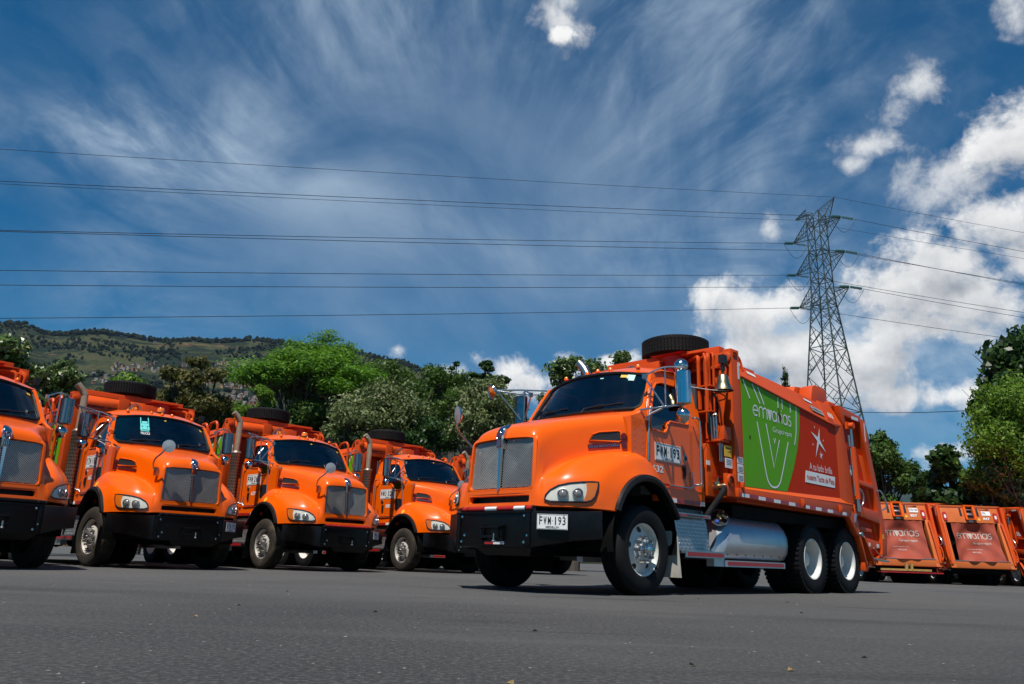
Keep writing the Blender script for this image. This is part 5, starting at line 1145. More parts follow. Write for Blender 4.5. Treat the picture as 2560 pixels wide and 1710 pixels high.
    if hero:
        P('bumper_sticker', None, lowsticker, [REDREF, WHREF], split=True)
        P('tank_fittings', None, tank_fit, [INK, STEEL, BRASS, BLUE]); P('hydraulic_hose', None, hose_fn, RUBBER); P('valve', None, valve_fn, [BRASS, WHREF, REDPL]); P('convex_mirror', 'mirror_top', mirror_top, CHROME)
    elif not hero:
        P('door_lower_window', 'peep', peep_fn, INK, mirror=True)
        P('fender_sticker', 'fst', lambda b: b.add([on_side(.02, 1.26+.13, .006), on_side(-.05, 1.33+.12, .006), on_side(-.12, 1.26+.13, .006), on_side(-.05, 1.20+.11, .006)], [(0, 1, 2, 3)]), YELLOW, mirror=True)
    P('placard', None, placards, [YELLOW, WHREF, INK], split=True); P('placard_lettering', None, placard_lines, INK, kind='stuff'); P('post_label', None, post_labels, WHREF, split=True); P('label_lettering', None, label_lines, INK, kind='stuff'); P('post_strip', None, post_strip, WHREF); P('valve_block', None, valve_block, BPAINT, bevel=.005); P('valve_lever', None, valve_levers, STEEL, split=True); P('hydraulic_hose', 'hyd_hoses', hydraulic_hoses, RUBBER, split=True)
    P('bell', None, bell_fn, [BRASS, INK]); P('bell_bracket', 'bell_mount', bell_mount, INK); P('bell_cord', None, bell_cord, WHREF)
    if tall: P('beacon_cage', 'cage', cage_fn, STEEL); P('cage_lamp', None, cage_lamp, AMBER)
    if not hero and not cage: P('beacon', None, beacon_fn, [AMBER, INK])
    if decal: P('windshield_decal', None, truckdecal_fn, [TEAL, WHREF])
    if hero:
        P('unit_number', 'un'+unit, unit_text(unit), LETTER); P('maker_plate', None, maker_plate, GREYPL); P('lettering', 'mk', maker_text, INK); P('rail_sticker', None, rail_stickers, WHREF, split=True)
        P('lettering', 'word', word_fn, LETTER); P('lettering', 'groupw', group_fn, LETTER); P('lettering', 'slogan', slogan_fn, LETTER); P('slogan_box', 'sbox', box_fn, WHITE); P('lettering', 'sboxt', box_text, PANEL); P('star', None, stars_fn, LETTER, split=True); P('rust_patch', None, rust_fn, RUST, split=True)
    return R
WORN = pmat('worn_print', (.52, .40, .35), .7, var=.3, scale=8)
FADED = pmat('faded_paint', (.62, .145, .035), .55, var=.2, scale=2, spec=.25, dirt=.5, dirtcol=(.50, .20, .10), streak=True)
GREYPL = pmat('grey_plate', (.34, .33, .33), .5, var=.3, scale=30)
RUST = pmat('rust', (.10, .015, .006), .8, var=.5)
TEALW = pmat('pale_teal_sticker', (.42, .72, .66), .5)
HERO = (.764, 10.15, -2.353)
G1, G2 = 'garbage trucks parked in the row facing the yard', 'garbage trucks parked with their backs to the yard'
build_truck('large orange garbage truck in front of the others, green side panel, white plates FWM-193', HERO, 'FWM-193', '632', None, pole='striped', muddy=False, hero=True)
build_truck('orange garbage truck cut off at the left edge, beside truck KTN-192', (-7.70, 11.50, -.685), '', '', G1, cage=True)
build_truck('orange garbage truck with door plate KTN-192 and a teal truck decal in its windshield', (-6.343, 14.96, -.788), 'KTN-192', '667', G1, decal=True, steer=6)
build_truck('orange garbage truck with door plate FWM-263 and a red pole above its black bumper', (-4.151, 17.62, -.790), 'FWM-263', '639', G1, pole='red', steer=1)
build_truck('orange garbage truck with door plate WMO-329, its nose half hidden by the large truck', (-1.647, 20.47, -.787), 'WMO-329', '585', G1, cage=True, steer=-3)
build_truck('orange garbage truck almost wholly hidden behind the hood of the large truck', (.80, 23.3, -.787), '', '', G1)
build_truck('back of an orange garbage truck, red tarpaulin with a yellow latch bar below', (15.2, 37.35, 1.518), 'KTN-194', '857', G2, back=1, front=False)
build_truck('back of an orange garbage truck numbered 847, red tarpaulin with logo', (18.27, 37.89, 1.518), 'KTN-', '847', G2, back=2, front=False)
build_truck('back of an orange garbage truck cut off at the right edge of the picture', (21.75, 38.2, 1.518), '', '', G2, back=3, front=False)

# ------------------------------------------------------------------ ground
def asphalt():
    m = bpy.data.materials.new('asphalt'); m.use_nodes = True; t = NT(m.node_tree); b = t.n['Principled BSDF']
    co = t.node('ShaderNodeTexCoord').outputs['Object']
    big = t.noise(co, .22, 4, .55); mid = t.noise(co, 1.7, 5, .6); fine = t.noise(co, 42, 5, .75); grit = t.noise(co, 190, 3, .7)
    c = t.mix(t.ramp(big, .36, .64), (.032, .032, .034, 1), (.068, .067, .065, 1))
    sp = t.node('ShaderNodeSeparateXYZ'); t.link(co, sp.inputs[0])
    old = t.ramp(t.math('ADD', t.math('ADD', sp.outputs[1], t.math('MULTIPLY', sp.outputs[0], .12)), t.math('MULTIPLY', t.noise(co, .8, 5, .6), 1.1)), 6.6, 7.2)     # an older, paler and coarser lay of asphalt further out
    c = t.mix(t.math('MULTIPLY', old, .45), c, (.100, .098, .094, 1))
    c = t.mix(t.math('MULTIPLY', t.ramp(mid, .52, .75), .45), c, (.030, .030, .031, 1))
    c = t.mix(t.math('MULTIPLY', t.ramp(fine, .42, .72), .75), c, (.155, .15, .142, 1))
    c = t.mix(t.math('MULTIPLY', t.ramp(grit, .48, .72), .7), c, (.020, .020, .021, 1))
    vo = t.node('ShaderNodeTexVoronoi'); vo.inputs['Scale'].default_value = 42; t.link(co, vo.inputs['Vector'])
    sel = t.math('MULTIPLY', t.ramp(vo.outputs['Distance'], .26, .14), t.ramp(t.noise(co, 23, 2, .5), .57, .66))
    c = t.mix(t.math('MULTIPLY', sel, .6), c, (.24, .235, .22, 1))
    mp = t.node('ShaderNodeMapping'); t.link(co, mp.inputs[0]); mp.inputs['Scale'].default_value = (.10, 1.1, 1); mp.inputs['Rotation'].default_value = (0, 0, rad(14))
    tm = t.math('MULTIPLY', t.ramp(t.noise(mp.outputs[0], 1.3, 5, .6, .5), .56, .66), t.ramp(t.noise(co, .35, 3, .5), .42, .6)); c = t.mix(t.math('MULTIPLY', tm, .55), c, (.022, .022, .023, 1))
    mp2 = t.node('ShaderNodeMapping'); t.link(co, mp2.inputs[0]); mp2.inputs['Scale'].default_value = (.18, .7, 1); mp2.inputs['Rotation'].default_value = (0, 0, rad(-9))
    c = t.mix(t.math('MULTIPLY', t.ramp(t.noise(mp2.outputs[0], 1.1, 4, .6, .4), .52, .62), .40), c, (.098, .095, .090, 1))
    st = t.ramp(t.noise(co, .9, 6, .7, .6), .66, .74); c = t.mix(t.math('MULTIPLY', st, .5), c, (.026, .025, .025, 1))
    t.link(c, b.inputs['Base Color']); b.inputs['Roughness'].default_value = .82; b.inputs['Specular IOR Level'].default_value = .35
    bp = t.node('ShaderNodeBump'); bp.inputs['Strength'].default_value = .9; bp.inputs['Distance'].default_value = .014
    t.link(t.math('ADD', t.math('MULTIPLY', fine, 1.), t.math('ADD', t.math('MULTIPLY', grit, .5), t.math('MULTIPLY', sel, .5))), bp.inputs['Height']); t.link(bp.outputs[0], b.inputs['Normal'])
    return m
gb = MB(); gb.add([(-9000, -1400, 0), (9000, -1400, 0), (9000, 9000, 0), (-9000, 9000, 0)], [(0, 1, 2, 3)])
single('ground', gb, asphalt(), kind='structure')
STONE = pmat('pale_grit', (.22, .215, .20), .8, var=.6, scale=40)
LEAFY = pmat('dry_leaf', (.30, .20, .07), .8, var=.5, scale=30)
def grit():
    b = MB(); rng = random.Random(3)
    for i in range(900):
        y = 1.6+rng.random()**1.6*11; x = (rng.random()-.5)*2*(.72*y+.5); r = rng.choice((.003, .004, .005, .006, .009))*(.7+.05*y)
        p = [(x+r*math.cos(a+i)*(.7+.6*rng.random()), y+r*math.sin(a+i)*(.7+.6*rng.random()), .001) for a in (0, 1.57, 3.14, 4.71)]; h = r*(.3+.5*rng.random())
        b.add(p+[(x+r*.2, y, h)], [(0, 1, 4), (1, 2, 4), (2, 3, 4), (3, 0, 4)], 0)
    for i in range(16):
        y = 2+rng.random()**1.3*9; x = (rng.random()-.5)*2*(.7*y); r = .012+.014*rng.random(); a = rng.random()*6
        d = Vector((math.cos(a), math.sin(a), 0))*r; n = Vector((-math.sin(a), math.cos(a), 0))*r*.4; c = Vector((x, y, .004))
        b.add([c-d, c+n+Vector((0, 0, .010)), c+d, c-n+Vector((0, 0, .003))], [(0, 1, 2), (0, 2, 3)], 1)
    single('gravel', b, [STONE, LEAFY], kind='stuff')
grit()

# ------------------------------------------------------------------ hills
RIDGE = [(-900, 700), (-400, 760), (-150, 790), (0, 804), (50, 806), (82, 815), (109, 829), (153, 836), (245, 833), (300, 838), (341, 843), (409, 848), (504, 855), (572, 856), (627, 852), (705, 853), (800, 868), (923, 887), (975, 895), (1016, 906), (1057, 925), (1150, 965), (1300, 1040), (1500, 1150), (1750, 1270), (2000, 1360)]
_az = []; _te = []
for px, py in RIDGE: d = ray(px, py); _az.append(math.atan2(d.x, d.y)); _te.append(d.z/math.hypot(d.x, d.y))
R0 = 2200.
from mathutils import noise as mn
def hill_z(x, y):
    r = math.hypot(x, y); a = math.atan2(x, y); te = np.interp(a, _az, _te)
    t = min(max((r-420)/(R0-420), 0), 1.25); g = t**.62 if t <= 1 else 1-(t-1)*1.2
    n = mn.fractal(Vector((x/420, y/420, 0)), 1., 2.1, 5); n2 = mn.fractal(Vector((x/110, y/110, 3)), 1., 2.1, 3)
    rid = abs(mn.fractal(Vector((a*7, r/2600, 5)), 1., 2., 3))
    return te*r*g + (n*55*t*(1-.75*t) + n2*9*t - rid*70*t*(1-t)*1.2)*(min(te/.15, 1)) - 2
def hill_mat():
    m = bpy.data.materials.new('hillside'); m.use_nodes = True; t = NT(m.node_tree); b = t.n['Principled BSDF']
    co = t.node('ShaderNodeTexCoord').outputs['Object']
    a = t.noise(co, .0075, 9, .66, .8); c_ = t.noise(co, .022, 7, .68); f = t.noise(co, .11, 6, .72)
    c = t.mix(t.ramp(c_, .35, .65), (.052, .062, .026, 1), (.080, .078, .034, 1))
    c = t.mix(t.ramp(f, .5, .7), c, (.035, .046, .020, 1))
    c = t.mix(t.ramp(t.math('ADD', a, t.math('MULTIPLY', f, .12)), .50, .60), c, (.016, .027, .015, 1))
    so_ = t.math('MULTIPLY', t.ramp(t.noise(co, .0085, 5, .6, .4), .61, .68), t.ramp(c_, .42, .6)); c = t.mix(t.math('MULTIPLY', so_, .8), c, (.20, .11, .055, 1))
    t.link(c, b.inputs['Base Color']); b.inputs['Roughness'].default_value = .95; b.inputs['Specular IOR Level'].default_value = .1
    bp = t.node('ShaderNodeBump'); bp.inputs['Strength'].default_value = 1; bp.inputs['Distance'].default_value = 9; t.link(t.math('ADD', f, c_), bp.inputs['Height']); t.link(bp.outputs[0], b.inputs['Normal'])
    return m
def hill():
    b = MB(); rows = []
    for i in range(76):
        r = 400+(2650-400)*(i/75)**1.1; rows.append([])
        for j in range(170):
            a = rad(-62+88*j/169); x, y = r*math.sin(a), r*math.cos(a); rows[-1].append((x, y, hill_z(x, y)))
    b.grid(rows, 0, True); single('hill', b, hill_mat(), kind='structure')
hill()
def hill_hit(px, py):
    d = ray(px, py); q = math.hypot(d.x, d.y)
    for r in np.arange(480, R0, 12.):
        t = r/q
        if hill_z(d.x*t, d.y*t) > CAMH+d.z*t: return Vector((d.x*t, d.y*t, hill_z(d.x*t, d.y*t)))
    return None
FOREST = pmat('far_leaves', (.016, .028, .014), .9, var=.9, scale=.03, spec=.1)
FOREST2 = pmat('far_leaves_olive', (.040, .050, .020), .9, var=.8, scale=.03, spec=.1)
def hill_woods():
    rng = random.Random(5); b = MB(); k = 0; tries = 0
    while k < 9000 and tries < 120000:
        tries += 1
        if rng.random() < .09: px = rng.uniform(-60, 1140); py = np.interp(px, [q[0] for q in RIDGE], [q[1] for q in RIDGE]); d = ray(px, py); t = (R0-rng.random()*25)/math.hypot(d.x, d.y); x, y = d.x*t, d.y*t; h = rng.uniform(4, 15)*rng.random()**.4
        else:
            a = rad(rng.uniform(-40, 3)); r = rng.uniform(750, R0); x, y = r*math.sin(a), r*math.cos(a); h = rng.uniform(3, 11)
            if mn.fractal(Vector((x/170, y/170, 9)), .9, 2.1, 5) < rng.uniform(-.15, .25): continue
        k += 1; z = hill_z(x, y); w = h*rng.uniform(.35, .6); ring = []; sl = rng.random()*6; m = 0 if rng.random() < .7 else 1
        lv = [(.15, .5), (.45, 1.), (.75, .75)]
        for f_, s_ in lv: ring += [(x+w*s_*math.cos(q*1.2566+sl+f_)*rng.uniform(.7, 1.2), y+w*s_*math.sin(q*1.2566+sl+f_)*rng.uniform(.7, 1.2), z+h*f_*rng.uniform(.85, 1.15)) for q in range(5)]
        fs = []
        for L in (0, 5):
            for q in range(5): fs.append((L+q, L+(q+1) % 5, L+5+(q+1) % 5, L+5+q))
        ring.append((x, y, z+h)); fs += [(10+q, 10+(q+1) % 5, 15) for q in range(5)]; b.add(ring, fs, m)
    single('hillside_woods', b, [FOREST, FOREST2], kind='stuff')
hill_woods()
# brick houses on the lower slope
def houses():
    walls = [pmat('far_brick', (.30, .13, .075), .9, var=.3, scale=.4), pmat('far_plaster', (.36, .31, .26), .9, var=.2, scale=.4), pmat('far_block', (.24, .17, .13), .9, var=.3, scale=.4), pmat('far_ochre', (.42, .24, .11), .9, var=.2, scale=.4)]
    roofs = [pmat('far_tin', (.25, .22, .20), .6, var=.3, scale=.5), pmat('far_tile', (.24, .09, .045), .9, var=.3, scale=.5)]
    meshes = []
    for i in range(8):
        w, d, h = 6+i % 3*1.5, 7, (3.2, 6, 8.6)[i % 3]; b = MB(); b.box(-w/2, w/2, -d/2, d/2, -8, h, 0)
        if i % 2: b.hexa([(-w/2-.4, -d/2-.4, h+.05), (w/2+.4, -d/2-.4, h+.05), (w/2+.4, d/2+.4, h+.05), (-w/2-.4, d/2+.4, h+.05)], [(-w/2-.4, -d/2-.4, h+.2), (w/2+.4, -d/2-.4, h+.2), (w/2+.4, d/2+.4, h+1.5), (-w/2-.4, d/2+.4, h+1.5)], 1)
        else: b.prism([(-d/2-.4, h+.05), (0, h+1.7), (d/2+.4, h+.05)], 'x', -w/2-.3, w/2+.3, 1)
        for s in range(int(h//2.8)):
            for x in (-w*.28, w*.22): b.box(x-.6, x+.6, -d/2-.06, -d/2+.1, s*2.8+1, s*2.8+2.3, 2); b.box(-w/2-.06, -w/2+.1, x-.5, x+.5, s*2.8+1, s*2.8+2.3, 2)
        meshes.append(b.mesh('house', [walls[i % 4], roofs[i % 2], INK]))
    rng = random.Random(11); n = 0
    LB = ['tiny brick house among many on the wooded hillside', 'tiny pale plastered house among many on the wooded hillside', 'tiny grey block house among many on the wooded hillside', 'tiny ochre house among many on the wooded hillside']
    zones = [((545, 640), (905, 1010), 150), ((430, 560), (915, 965), 50), ((280, 420), (912, 935), 40), ((220, 330), (935, 965), 18), ((600, 650), (1000, 1050), 18), ((380, 410), (858, 866), 2)]
    for (x0, x1), (y0, y1), c in zones:
        for _ in range(c):
            p = hill_hit(rng.uniform(x0, x1), rng.uniform(y0, y1))
            if p is None: continue
            i = rng.randrange(8); o = bpy.data.objects.new('hillside_house', meshes[i]); COL.objects.link(o); o.location = p; o.rotation_euler = (0, 0, rng.uniform(-.6, 1.4)); o.scale = (.72, .72, .72)
            o['label'] = LB[i % 4]; o['category'] = 'house'; o['group'] = LB[i % 4].replace('tiny ', '').replace(' house among many', ' houses')
houses()
def mountain():
    b = MB(); rows = []; rg = [(1500, 1330), (1900, 1270), (2150, 1215), (2270, 1188), (2330, 1200), (2400, 1205), (2480, 1225), (2600, 1215), (2900, 1190), (3400, 1230)]
    az = []; te = []
    for px, py in rg: d = ray(px, py); az.append(math.atan2(d.x, d.y)); te.append(d.z/math.hypot(d.x, d.y))
    for i in range(24):
        r = 3000+3300*i/23; row = []; t = i/20
        for j in range(90):
            a = az[0]+(az[-1]-az[0])*j/89; x, y = r*math.sin(a), r*math.cos(a); e = np.interp(a, az, te)
            row.append((x, y, e*r*(min(t, 1)**.5-max(0, t-1)*.5)+mn.fractal(Vector((x/600, y/600, 1)), 1, 2, 4)*45*min(t, 1)-8))
        rows.append(row)
    b.grid(rows, 0, True); single('mountain', b, pmat('far_forest', (.030, .048, .035), .95, var=.5, scale=.004, spec=.1), kind='structure')
mountain()
def haze():
    b = MB(); b.box(-9800, 9800, -1500, 9800, -12, 860)
    m = bpy.data.materials.new('air'); m.use_nodes = True; t = NT(m.node_tree); t.n.clear(); o = t.node('ShaderNodeOutputMaterial'); v = t.node('ShaderNodeVolumePrincipled')
    v.inputs['Color'].default_value = (.42, .66, 1, 1); v.inputs['Density'].default_value = HAZE; v.inputs['Anisotropy'].default_value = .2; t.link(v.outputs[0], o.inputs['Volume'])
    single('haze', b, m, kind='stuff')
HAZE = 2.4e-5
if HAZE: haze()

# ------------------------------------------------------------------ trees
def leaf_mat(name, cols, rough=.55, trans=.35, spec=.3):
    m = bpy.data.materials.new(name); m.use_nodes = True; t = NT(m.node_tree); t.n.clear(); o = t.node('ShaderNodeOutputMaterial')
    g = t.node('ShaderNodeNewGeometry').outputs['Random Per Island']; cr = t.node('ShaderNodeValToRGB'); t.link(g, cr.inputs[0]); e = cr.color_ramp.elements
    e[0].color = (*cols[0], 1); e[1].color = (*cols[-1], 1)
    for i, c in enumerate(cols[1:-1]): q = e.new((i+1)/(len(cols)-1)); q.color = (*c, 1)
    p = t.node('ShaderNodeBsdfPrincipled'); p.inputs['Roughness'].default_value = rough; p.inputs['Specular IOR Level'].default_value = spec; t.link(cr.outputs[0], p.inputs['Base Color'])
    tl = t.node('ShaderNodeBsdfTranslucent'); t.link(cr.outputs[0], tl.inputs[0]); mx = t.node('ShaderNodeMixShader'); mx.inputs[0].default_value = trans
    t.link(p.outputs[0], mx.inputs[1]); t.link(tl.outputs[0], mx.inputs[2]); t.link(mx.outputs[0], o.inputs[0]); return m
L_BRIGHT = leaf_mat('leaf_bright', [(.050, .145, .010), (.10, .23, .016), (.15, .30, .026), (.07, .18, .014)], trans=.4)
L_OLIVE = leaf_mat('leaf_olive', [(.036, .082, .012), (.068, .128, .018), (.10, .165, .028), (.030, .070, .012)])
L_DARK = leaf_mat('leaf_dark', [(.016, .042, .012), (.034, .078, .018), (.058, .11, .024)], rough=.4)
L_GLOSS = leaf_mat('leaf_glossy', [(.028, .062, .012), (.060, .11, .016), (.09, .15, .026), (.22, .26, .11)], rough=.33, trans=.22, spec=.6)
L_GREY = leaf_mat('leaf_grey', [(.042, .078, .018), (.085, .125, .032), (.145, .175, .055), (.25, .27, .14)], trans=.25)
L_YEL = leaf_mat('leaf_yellowish', [(.055, .135, .012), (.12, .23, .020), (.20, .31, .036), (.085, .175, .015)], trans=.4)
L_BROWN = leaf_mat('leaf_brownish', [(.050, .065, .015), (.095, .10, .022), (.16, .13, .036), (.06, .08, .018)])
BARK = pmat('bark', (.10, .080, .062), .9, var=.6, scale=3, bump=.4, bscale=12)
BARKP = pmat('pale_bark', (.22, .19, .16), .9, var=.4, scale=3)
def leaves_mesh(name, C_, N_, size, mat, rng, asp=.5, flat=0.):
    n = len(C_); rnd = rng.normal(size=(n, 3)); nm = N_+rnd*.75; nm[:, 2] += flat*2.2; nm /= np.linalg.norm(nm, axis=1)[:, None]
    t = rng.normal(size=(n, 3)); t -= nm*(t*nm).sum(1)[:, None]; t /= np.linalg.norm(t, axis=1)[:, None]; w = np.cross(nm, t); s = size*rng.uniform(.6, 1.35, n)[:, None]
    droop = np.array([0, 0, -1.])*s*.18
    V = np.stack([C_-t*s, C_+w*s*asp+t*s*.1, C_+t*s+droop, C_-w*s*asp+t*s*.1], 1).reshape(-1, 3)
    me = bpy.data.meshes.new(name); me.vertices.add(4*n); me.vertices.foreach_set('co', V.ravel()); me.loops.add(4*n); me.loops.foreach_set('vertex_index', np.arange(4*n, dtype=np.int32)); me.polygons.add(n); me.polygons.foreach_set('loop_start', np.arange(0, 4*n, 4, dtype=np.int32)); me.polygons.foreach_set('loop_total', np.full(n, 4, np.int32))
    me.materials.append(mat); me.update(); me.validate(); return me
def tree(label, px, top, wpx, depth, mat, n=9000, size=.12, bottom=None, clumps=26, flat=0., bark=BARK, seed=1, lean=0., shape='round', asp=.5, name='tree', group=None, crown=None, squash=1., droop=0.):
    """tree standing at that distance: crown of leaf clumps on limbs"""
    n = int(n*1.7); size *= .80
    rng = np.random.default_rng(seed); p = at(px, top, depth); H = p.z; pxm = FPX/(depth*1.0)
    R = wpx/2/pxm*1.02; zb = H*.28 if bottom is None else max(at(px, bottom, depth).z, .4); hc = (H+zb)/2; Rz = (H-zb)/2
    root = empty(name, label, 'tree', (p.x, p.y, 0), 0, group)
    cl = []; tries = 0
    while len(cl) < clumps and tries < 4000:
        tries += 1; d = rng.uniform(-1, 1, 3); q = np.linalg.norm(d)
        if shape == 'cone':
            t_ = rng.random(); a_ = rng.random()*6.28; q_ = (1-t_)*R*.62*rng.random()**.5; r = R*(.14+.30*(1-t_))
            cl.append((np.array([q_*math.cos(a_), q_*math.sin(a_), zb+t_*(H-zb)*.97]), np.array([r, r, r*.8]))); continue
        if shape == 'umbrella': ok = q < 1 and d[2] > -.55+.7*(1-math.hypot(d[0], d[1]))
        elif shape == 'cone': ok = math.hypot(d[0], d[1]) < (1-d[2])/2
        else: ok = .25 < q < 1
        if not ok: continue
        r = R*rng.uniform(.22, .40)*(1 if shape != 'cone' else .55); k = max(0, 1-r/R*.6)
        c = np.array([d[0]*R*k+lean*d[2]*R, d[1]*R*k, hc+d[2]*(Rz-r*.55*squash)])
        cl.append((c, np.array([r, r, r*(.75 if not flat else .34)*squash])))
    # the very top of the crown
    cl.append((np.array([lean*R, 0, H-R*.20*squash*(.5 if flat else 1)]), np.array([R*.3, R*.3, R*.22*squash*(.5 if flat else 1)])*(1 if shape != 'cone' else np.array([.4, .4, 1.6]))))
    vol = np.array([c[1].prod()**.66 for c in cl]); cnt = (vol/vol.sum()*n).astype(int)
    Cs = []; Ns = []
    for (c, r), k in zip(cl, cnt):
        d = rng.normal(size=(k, 3)); d /= np.linalg.norm(d, axis=1)[:, None]; rr = rng.uniform(.45, 1.12, k)**.6
        # twigs: leaves bunch together
        tw = rng.normal(size=(max(3, k//14), 3)); tw /= np.linalg.norm(tw, axis=1)[:, None]; pick = rng.integers(0, len(tw), k); d = d*.42+tw[pick]*.75; q = np.linalg.norm(d, axis=1)[:, None]; nd = d/q
        pos = c+d*rr[:, None]*r*1.02
        if droop: pos[:, 2] -= droop*rng.random(k)**2*r[2]
        Cs.append(pos); Ns.append(nd)
    Cs = np.concatenate(Cs); Ns = np.concatenate(Ns)
    o = bpy.data.objects.new('crown', leaves_mesh('crown', Cs, Ns, size, mat, rng, asp, flat)); COL.objects.link(o); o.parent = root
    b = MB(); r0 = max(.09, .028*H); top_ = np.array([lean*R*.3, 0, max(zb, H*.42)])
    fork = np.array([0, 0, zb*.55]) if zb > 1 else np.array([0, 0, .6])
    b.tube(smooth_path([(0, 0, -.1), tuple(fork*.6+np.array([.06, .03, 0])), tuple(fork+np.array([-.04, .05, 0])), tuple((fork+top_)/2), tuple(top_)], 3), list(np.linspace(r0, r0*.45, 13)), 8)
    single_o = bpy.data.objects.new('trunk', b.mesh('trunk', [bark])); COL.objects.link(single_o); single_o.parent = root
    b = MB()
    for (c, r) in cl:
        f = fork+(top_-fork)*rng.uniform(.0, 1.); mid = f*.5+c*.5+np.array([0, 0, -.12*np.linalg.norm(c-f)])+rng.normal(size=3)*.08*R
        rr = r0*.32*rng.uniform(.6, 1.1); b.tube(smooth_path([tuple(f), tuple(mid), tuple(c)], 3), list(np.linspace(rr, rr*.25, 7)), 5)
        for _ in range(2): e = c+rng.normal(size=3)*r*.6; b.tube([tuple(mid*.4+c*.6), tuple(e)], [rr*.35, rr*.12], 4)
    l_ = bpy.data.objects.new('limbs', b.mesh('limbs', [bark])); COL.objects.link(l_); l_.parent = root
    return root
T = tree
# left, behind the first trucks
T('glossy leafy tree with pale blossom tips at the far left edge', 20, 845, 230, 30, L_GLOSS, 9000, .13, 1130, 26, seed=2)
T('glossy leafy bush-like tree between the two leftmost trucks', 165, 905, 190, 31, L_GLOSS, 7500, .12, 1150, 20, seed=3)
T('low rounded light green tree behind the spare tyre of truck KTN-192', 330, 938, 170, 44, L_YEL, 5000, .16, 1100, 16, seed=4)
T('tall narrow brownish green tree in front of the hillside houses', 498, 893, 185, 46, L_BROWN, 7500, .15, 1110, 22, seed=5, squash=.8)
T('low green tree left of truck FWM-263, behind the tall narrow tree', 590, 1005, 130, 47, L_OLIVE, 3500, .16, 1110, 12, seed=6)
T('small yellow green tree under the left side of the large bright tree', 655, 965, 105, 44, L_YEL, 3200, .14, 1090, 12, seed=7)
T('large bright green tree with layered spreading crown', 772, 848, 385, 50, L_BRIGHT, 19000, .17, 1060, 54, flat=1., seed=8, shape='umbrella', asp=.38)
T('feathery green tree rising behind the right side of the large bright tree', 815, 828, 280, 55, L_BRIGHT, 11000, .18, 1060, 36, flat=1., seed=9, shape='umbrella', asp=.34)
T('broad olive green tree right of the large bright tree', 975, 905, 250, 57, L_OLIVE, 9500, .18, 1080, 32, seed=10, squash=.8)
T('olive green tree in the middle, under the two dark treetops', 1085, 912, 220, 60, L_OLIVE, 7500, .19, 1080, 26, seed=12, squash=.8)
T('grey green flowering tree above the roof of truck WMO-329', 960, 955, 250, 42, L_GREY, 10500, .125, 1130, 30, seed=13)
T('low grey green flowering tree right of truck FWM-263', 880, 1010, 160, 40, L_GREY, 5000, .12, 1130, 18, seed=14)
T('dark green shrubby tree between the two grey green trees', 1080, 1040, 150, 40, L_DARK, 4200, .14, 1150, 14, seed=15)
T('broad grey green flowering tree behind the mirror of the large truck', 1230, 945, 260, 39, L_GREY, 11500, .12, 1160, 32, seed=16)
T('slim dark treetop left of the other dark treetop in the middle', 1142, 905, 48, 66, L_DARK, 1300, .2, 1010, 8, seed=17, squash=.9)
T('dark spreading treetop in the middle against the sky', 1215, 903, 120, 64, L_DARK, 3200, .2, 1020, 14, flat=.6, seed=18)
T('thin leafy tree behind the cab roof of the large truck', 1440, 890, 200, 34, L_GLOSS, 4200, .13, 1100, 20, seed=19)
T('small leafy treetop right of the exhaust of the large truck', 1560, 878, 130, 35, L_GLOSS, 2400, .13, 1050, 12, seed=20)
T('small conifer tip showing above the body of the large truck', 1962, 922, 120, 70, L_DARK, 9000, .16, 1330, 70, seed=21, shape='cone')
T('bright green tree filling the gap right of the large bright tree, low behind truck WMO-329', 935, 985, 170, 52, L_BRIGHT, 5500, .17, 1120, 18, seed=31, flat=.5)
T('olive tree low behind the exhaust of truck WMO-329', 800, 1000, 220, 48, L_OLIVE, 6500, .16, 1130, 22, seed=32)
T('dark green tree behind the hood mirror of the large truck, under the dark treetop', 1190, 962, 200, 55, L_OLIVE, 6500, .17, 1120, 22, seed=33)
T('bushy dark tree behind truck KTN-192, low in front of the hillside', 400, 985, 190, 50, L_OLIVE, 6000, .16, 1110, 20, seed=34)
T('dark leafy tree behind the cab of the leftmost truck', 95, 960, 190, 36, L_GLOSS, 6500, .13, 1140, 20, seed=35)
# right, behind the trucks that face away
T('dark feathery tree just right of the tail of the large truck', 2195, 1075, 150, 46, L_OLIVE, 8500, .14, 1300, 26, seed=22, droop=.6)
T('low yellow green bush behind the rear trucks, beside the feathery tree', 2300, 1238, 110, 47, L_YEL, 3000, .14, 1330, 10, seed=23)
T('small round-leaved tree in front of the blue mountain', 2362, 1112, 165, 44, L_DARK, 4200, .19, 1290, 20, seed=24, asp=.75)
T('big dark large-leaved tree at the top of the right edge', 2570, 818, 290, 46, L_DARK, 11000, .24, 1180, 40, seed=25, asp=.6)
T('tall yellow green feathery tree at the right edge, before the dark one', 2535, 928, 250, 42, L_YEL, 15000, .125, 1270, 40, seed=26, droop=.7, asp=.4)
T('dark leafy tree low behind the rear truck numbered 847', 2480, 1150, 150, 42, L_GLOSS, 7000, .14, 1330, 22, seed=27)
T('dark green tree filling the lower right corner behind the last truck', 2590, 1120, 200, 44, L_DARK, 6000, .15, 1330, 20, seed=28)

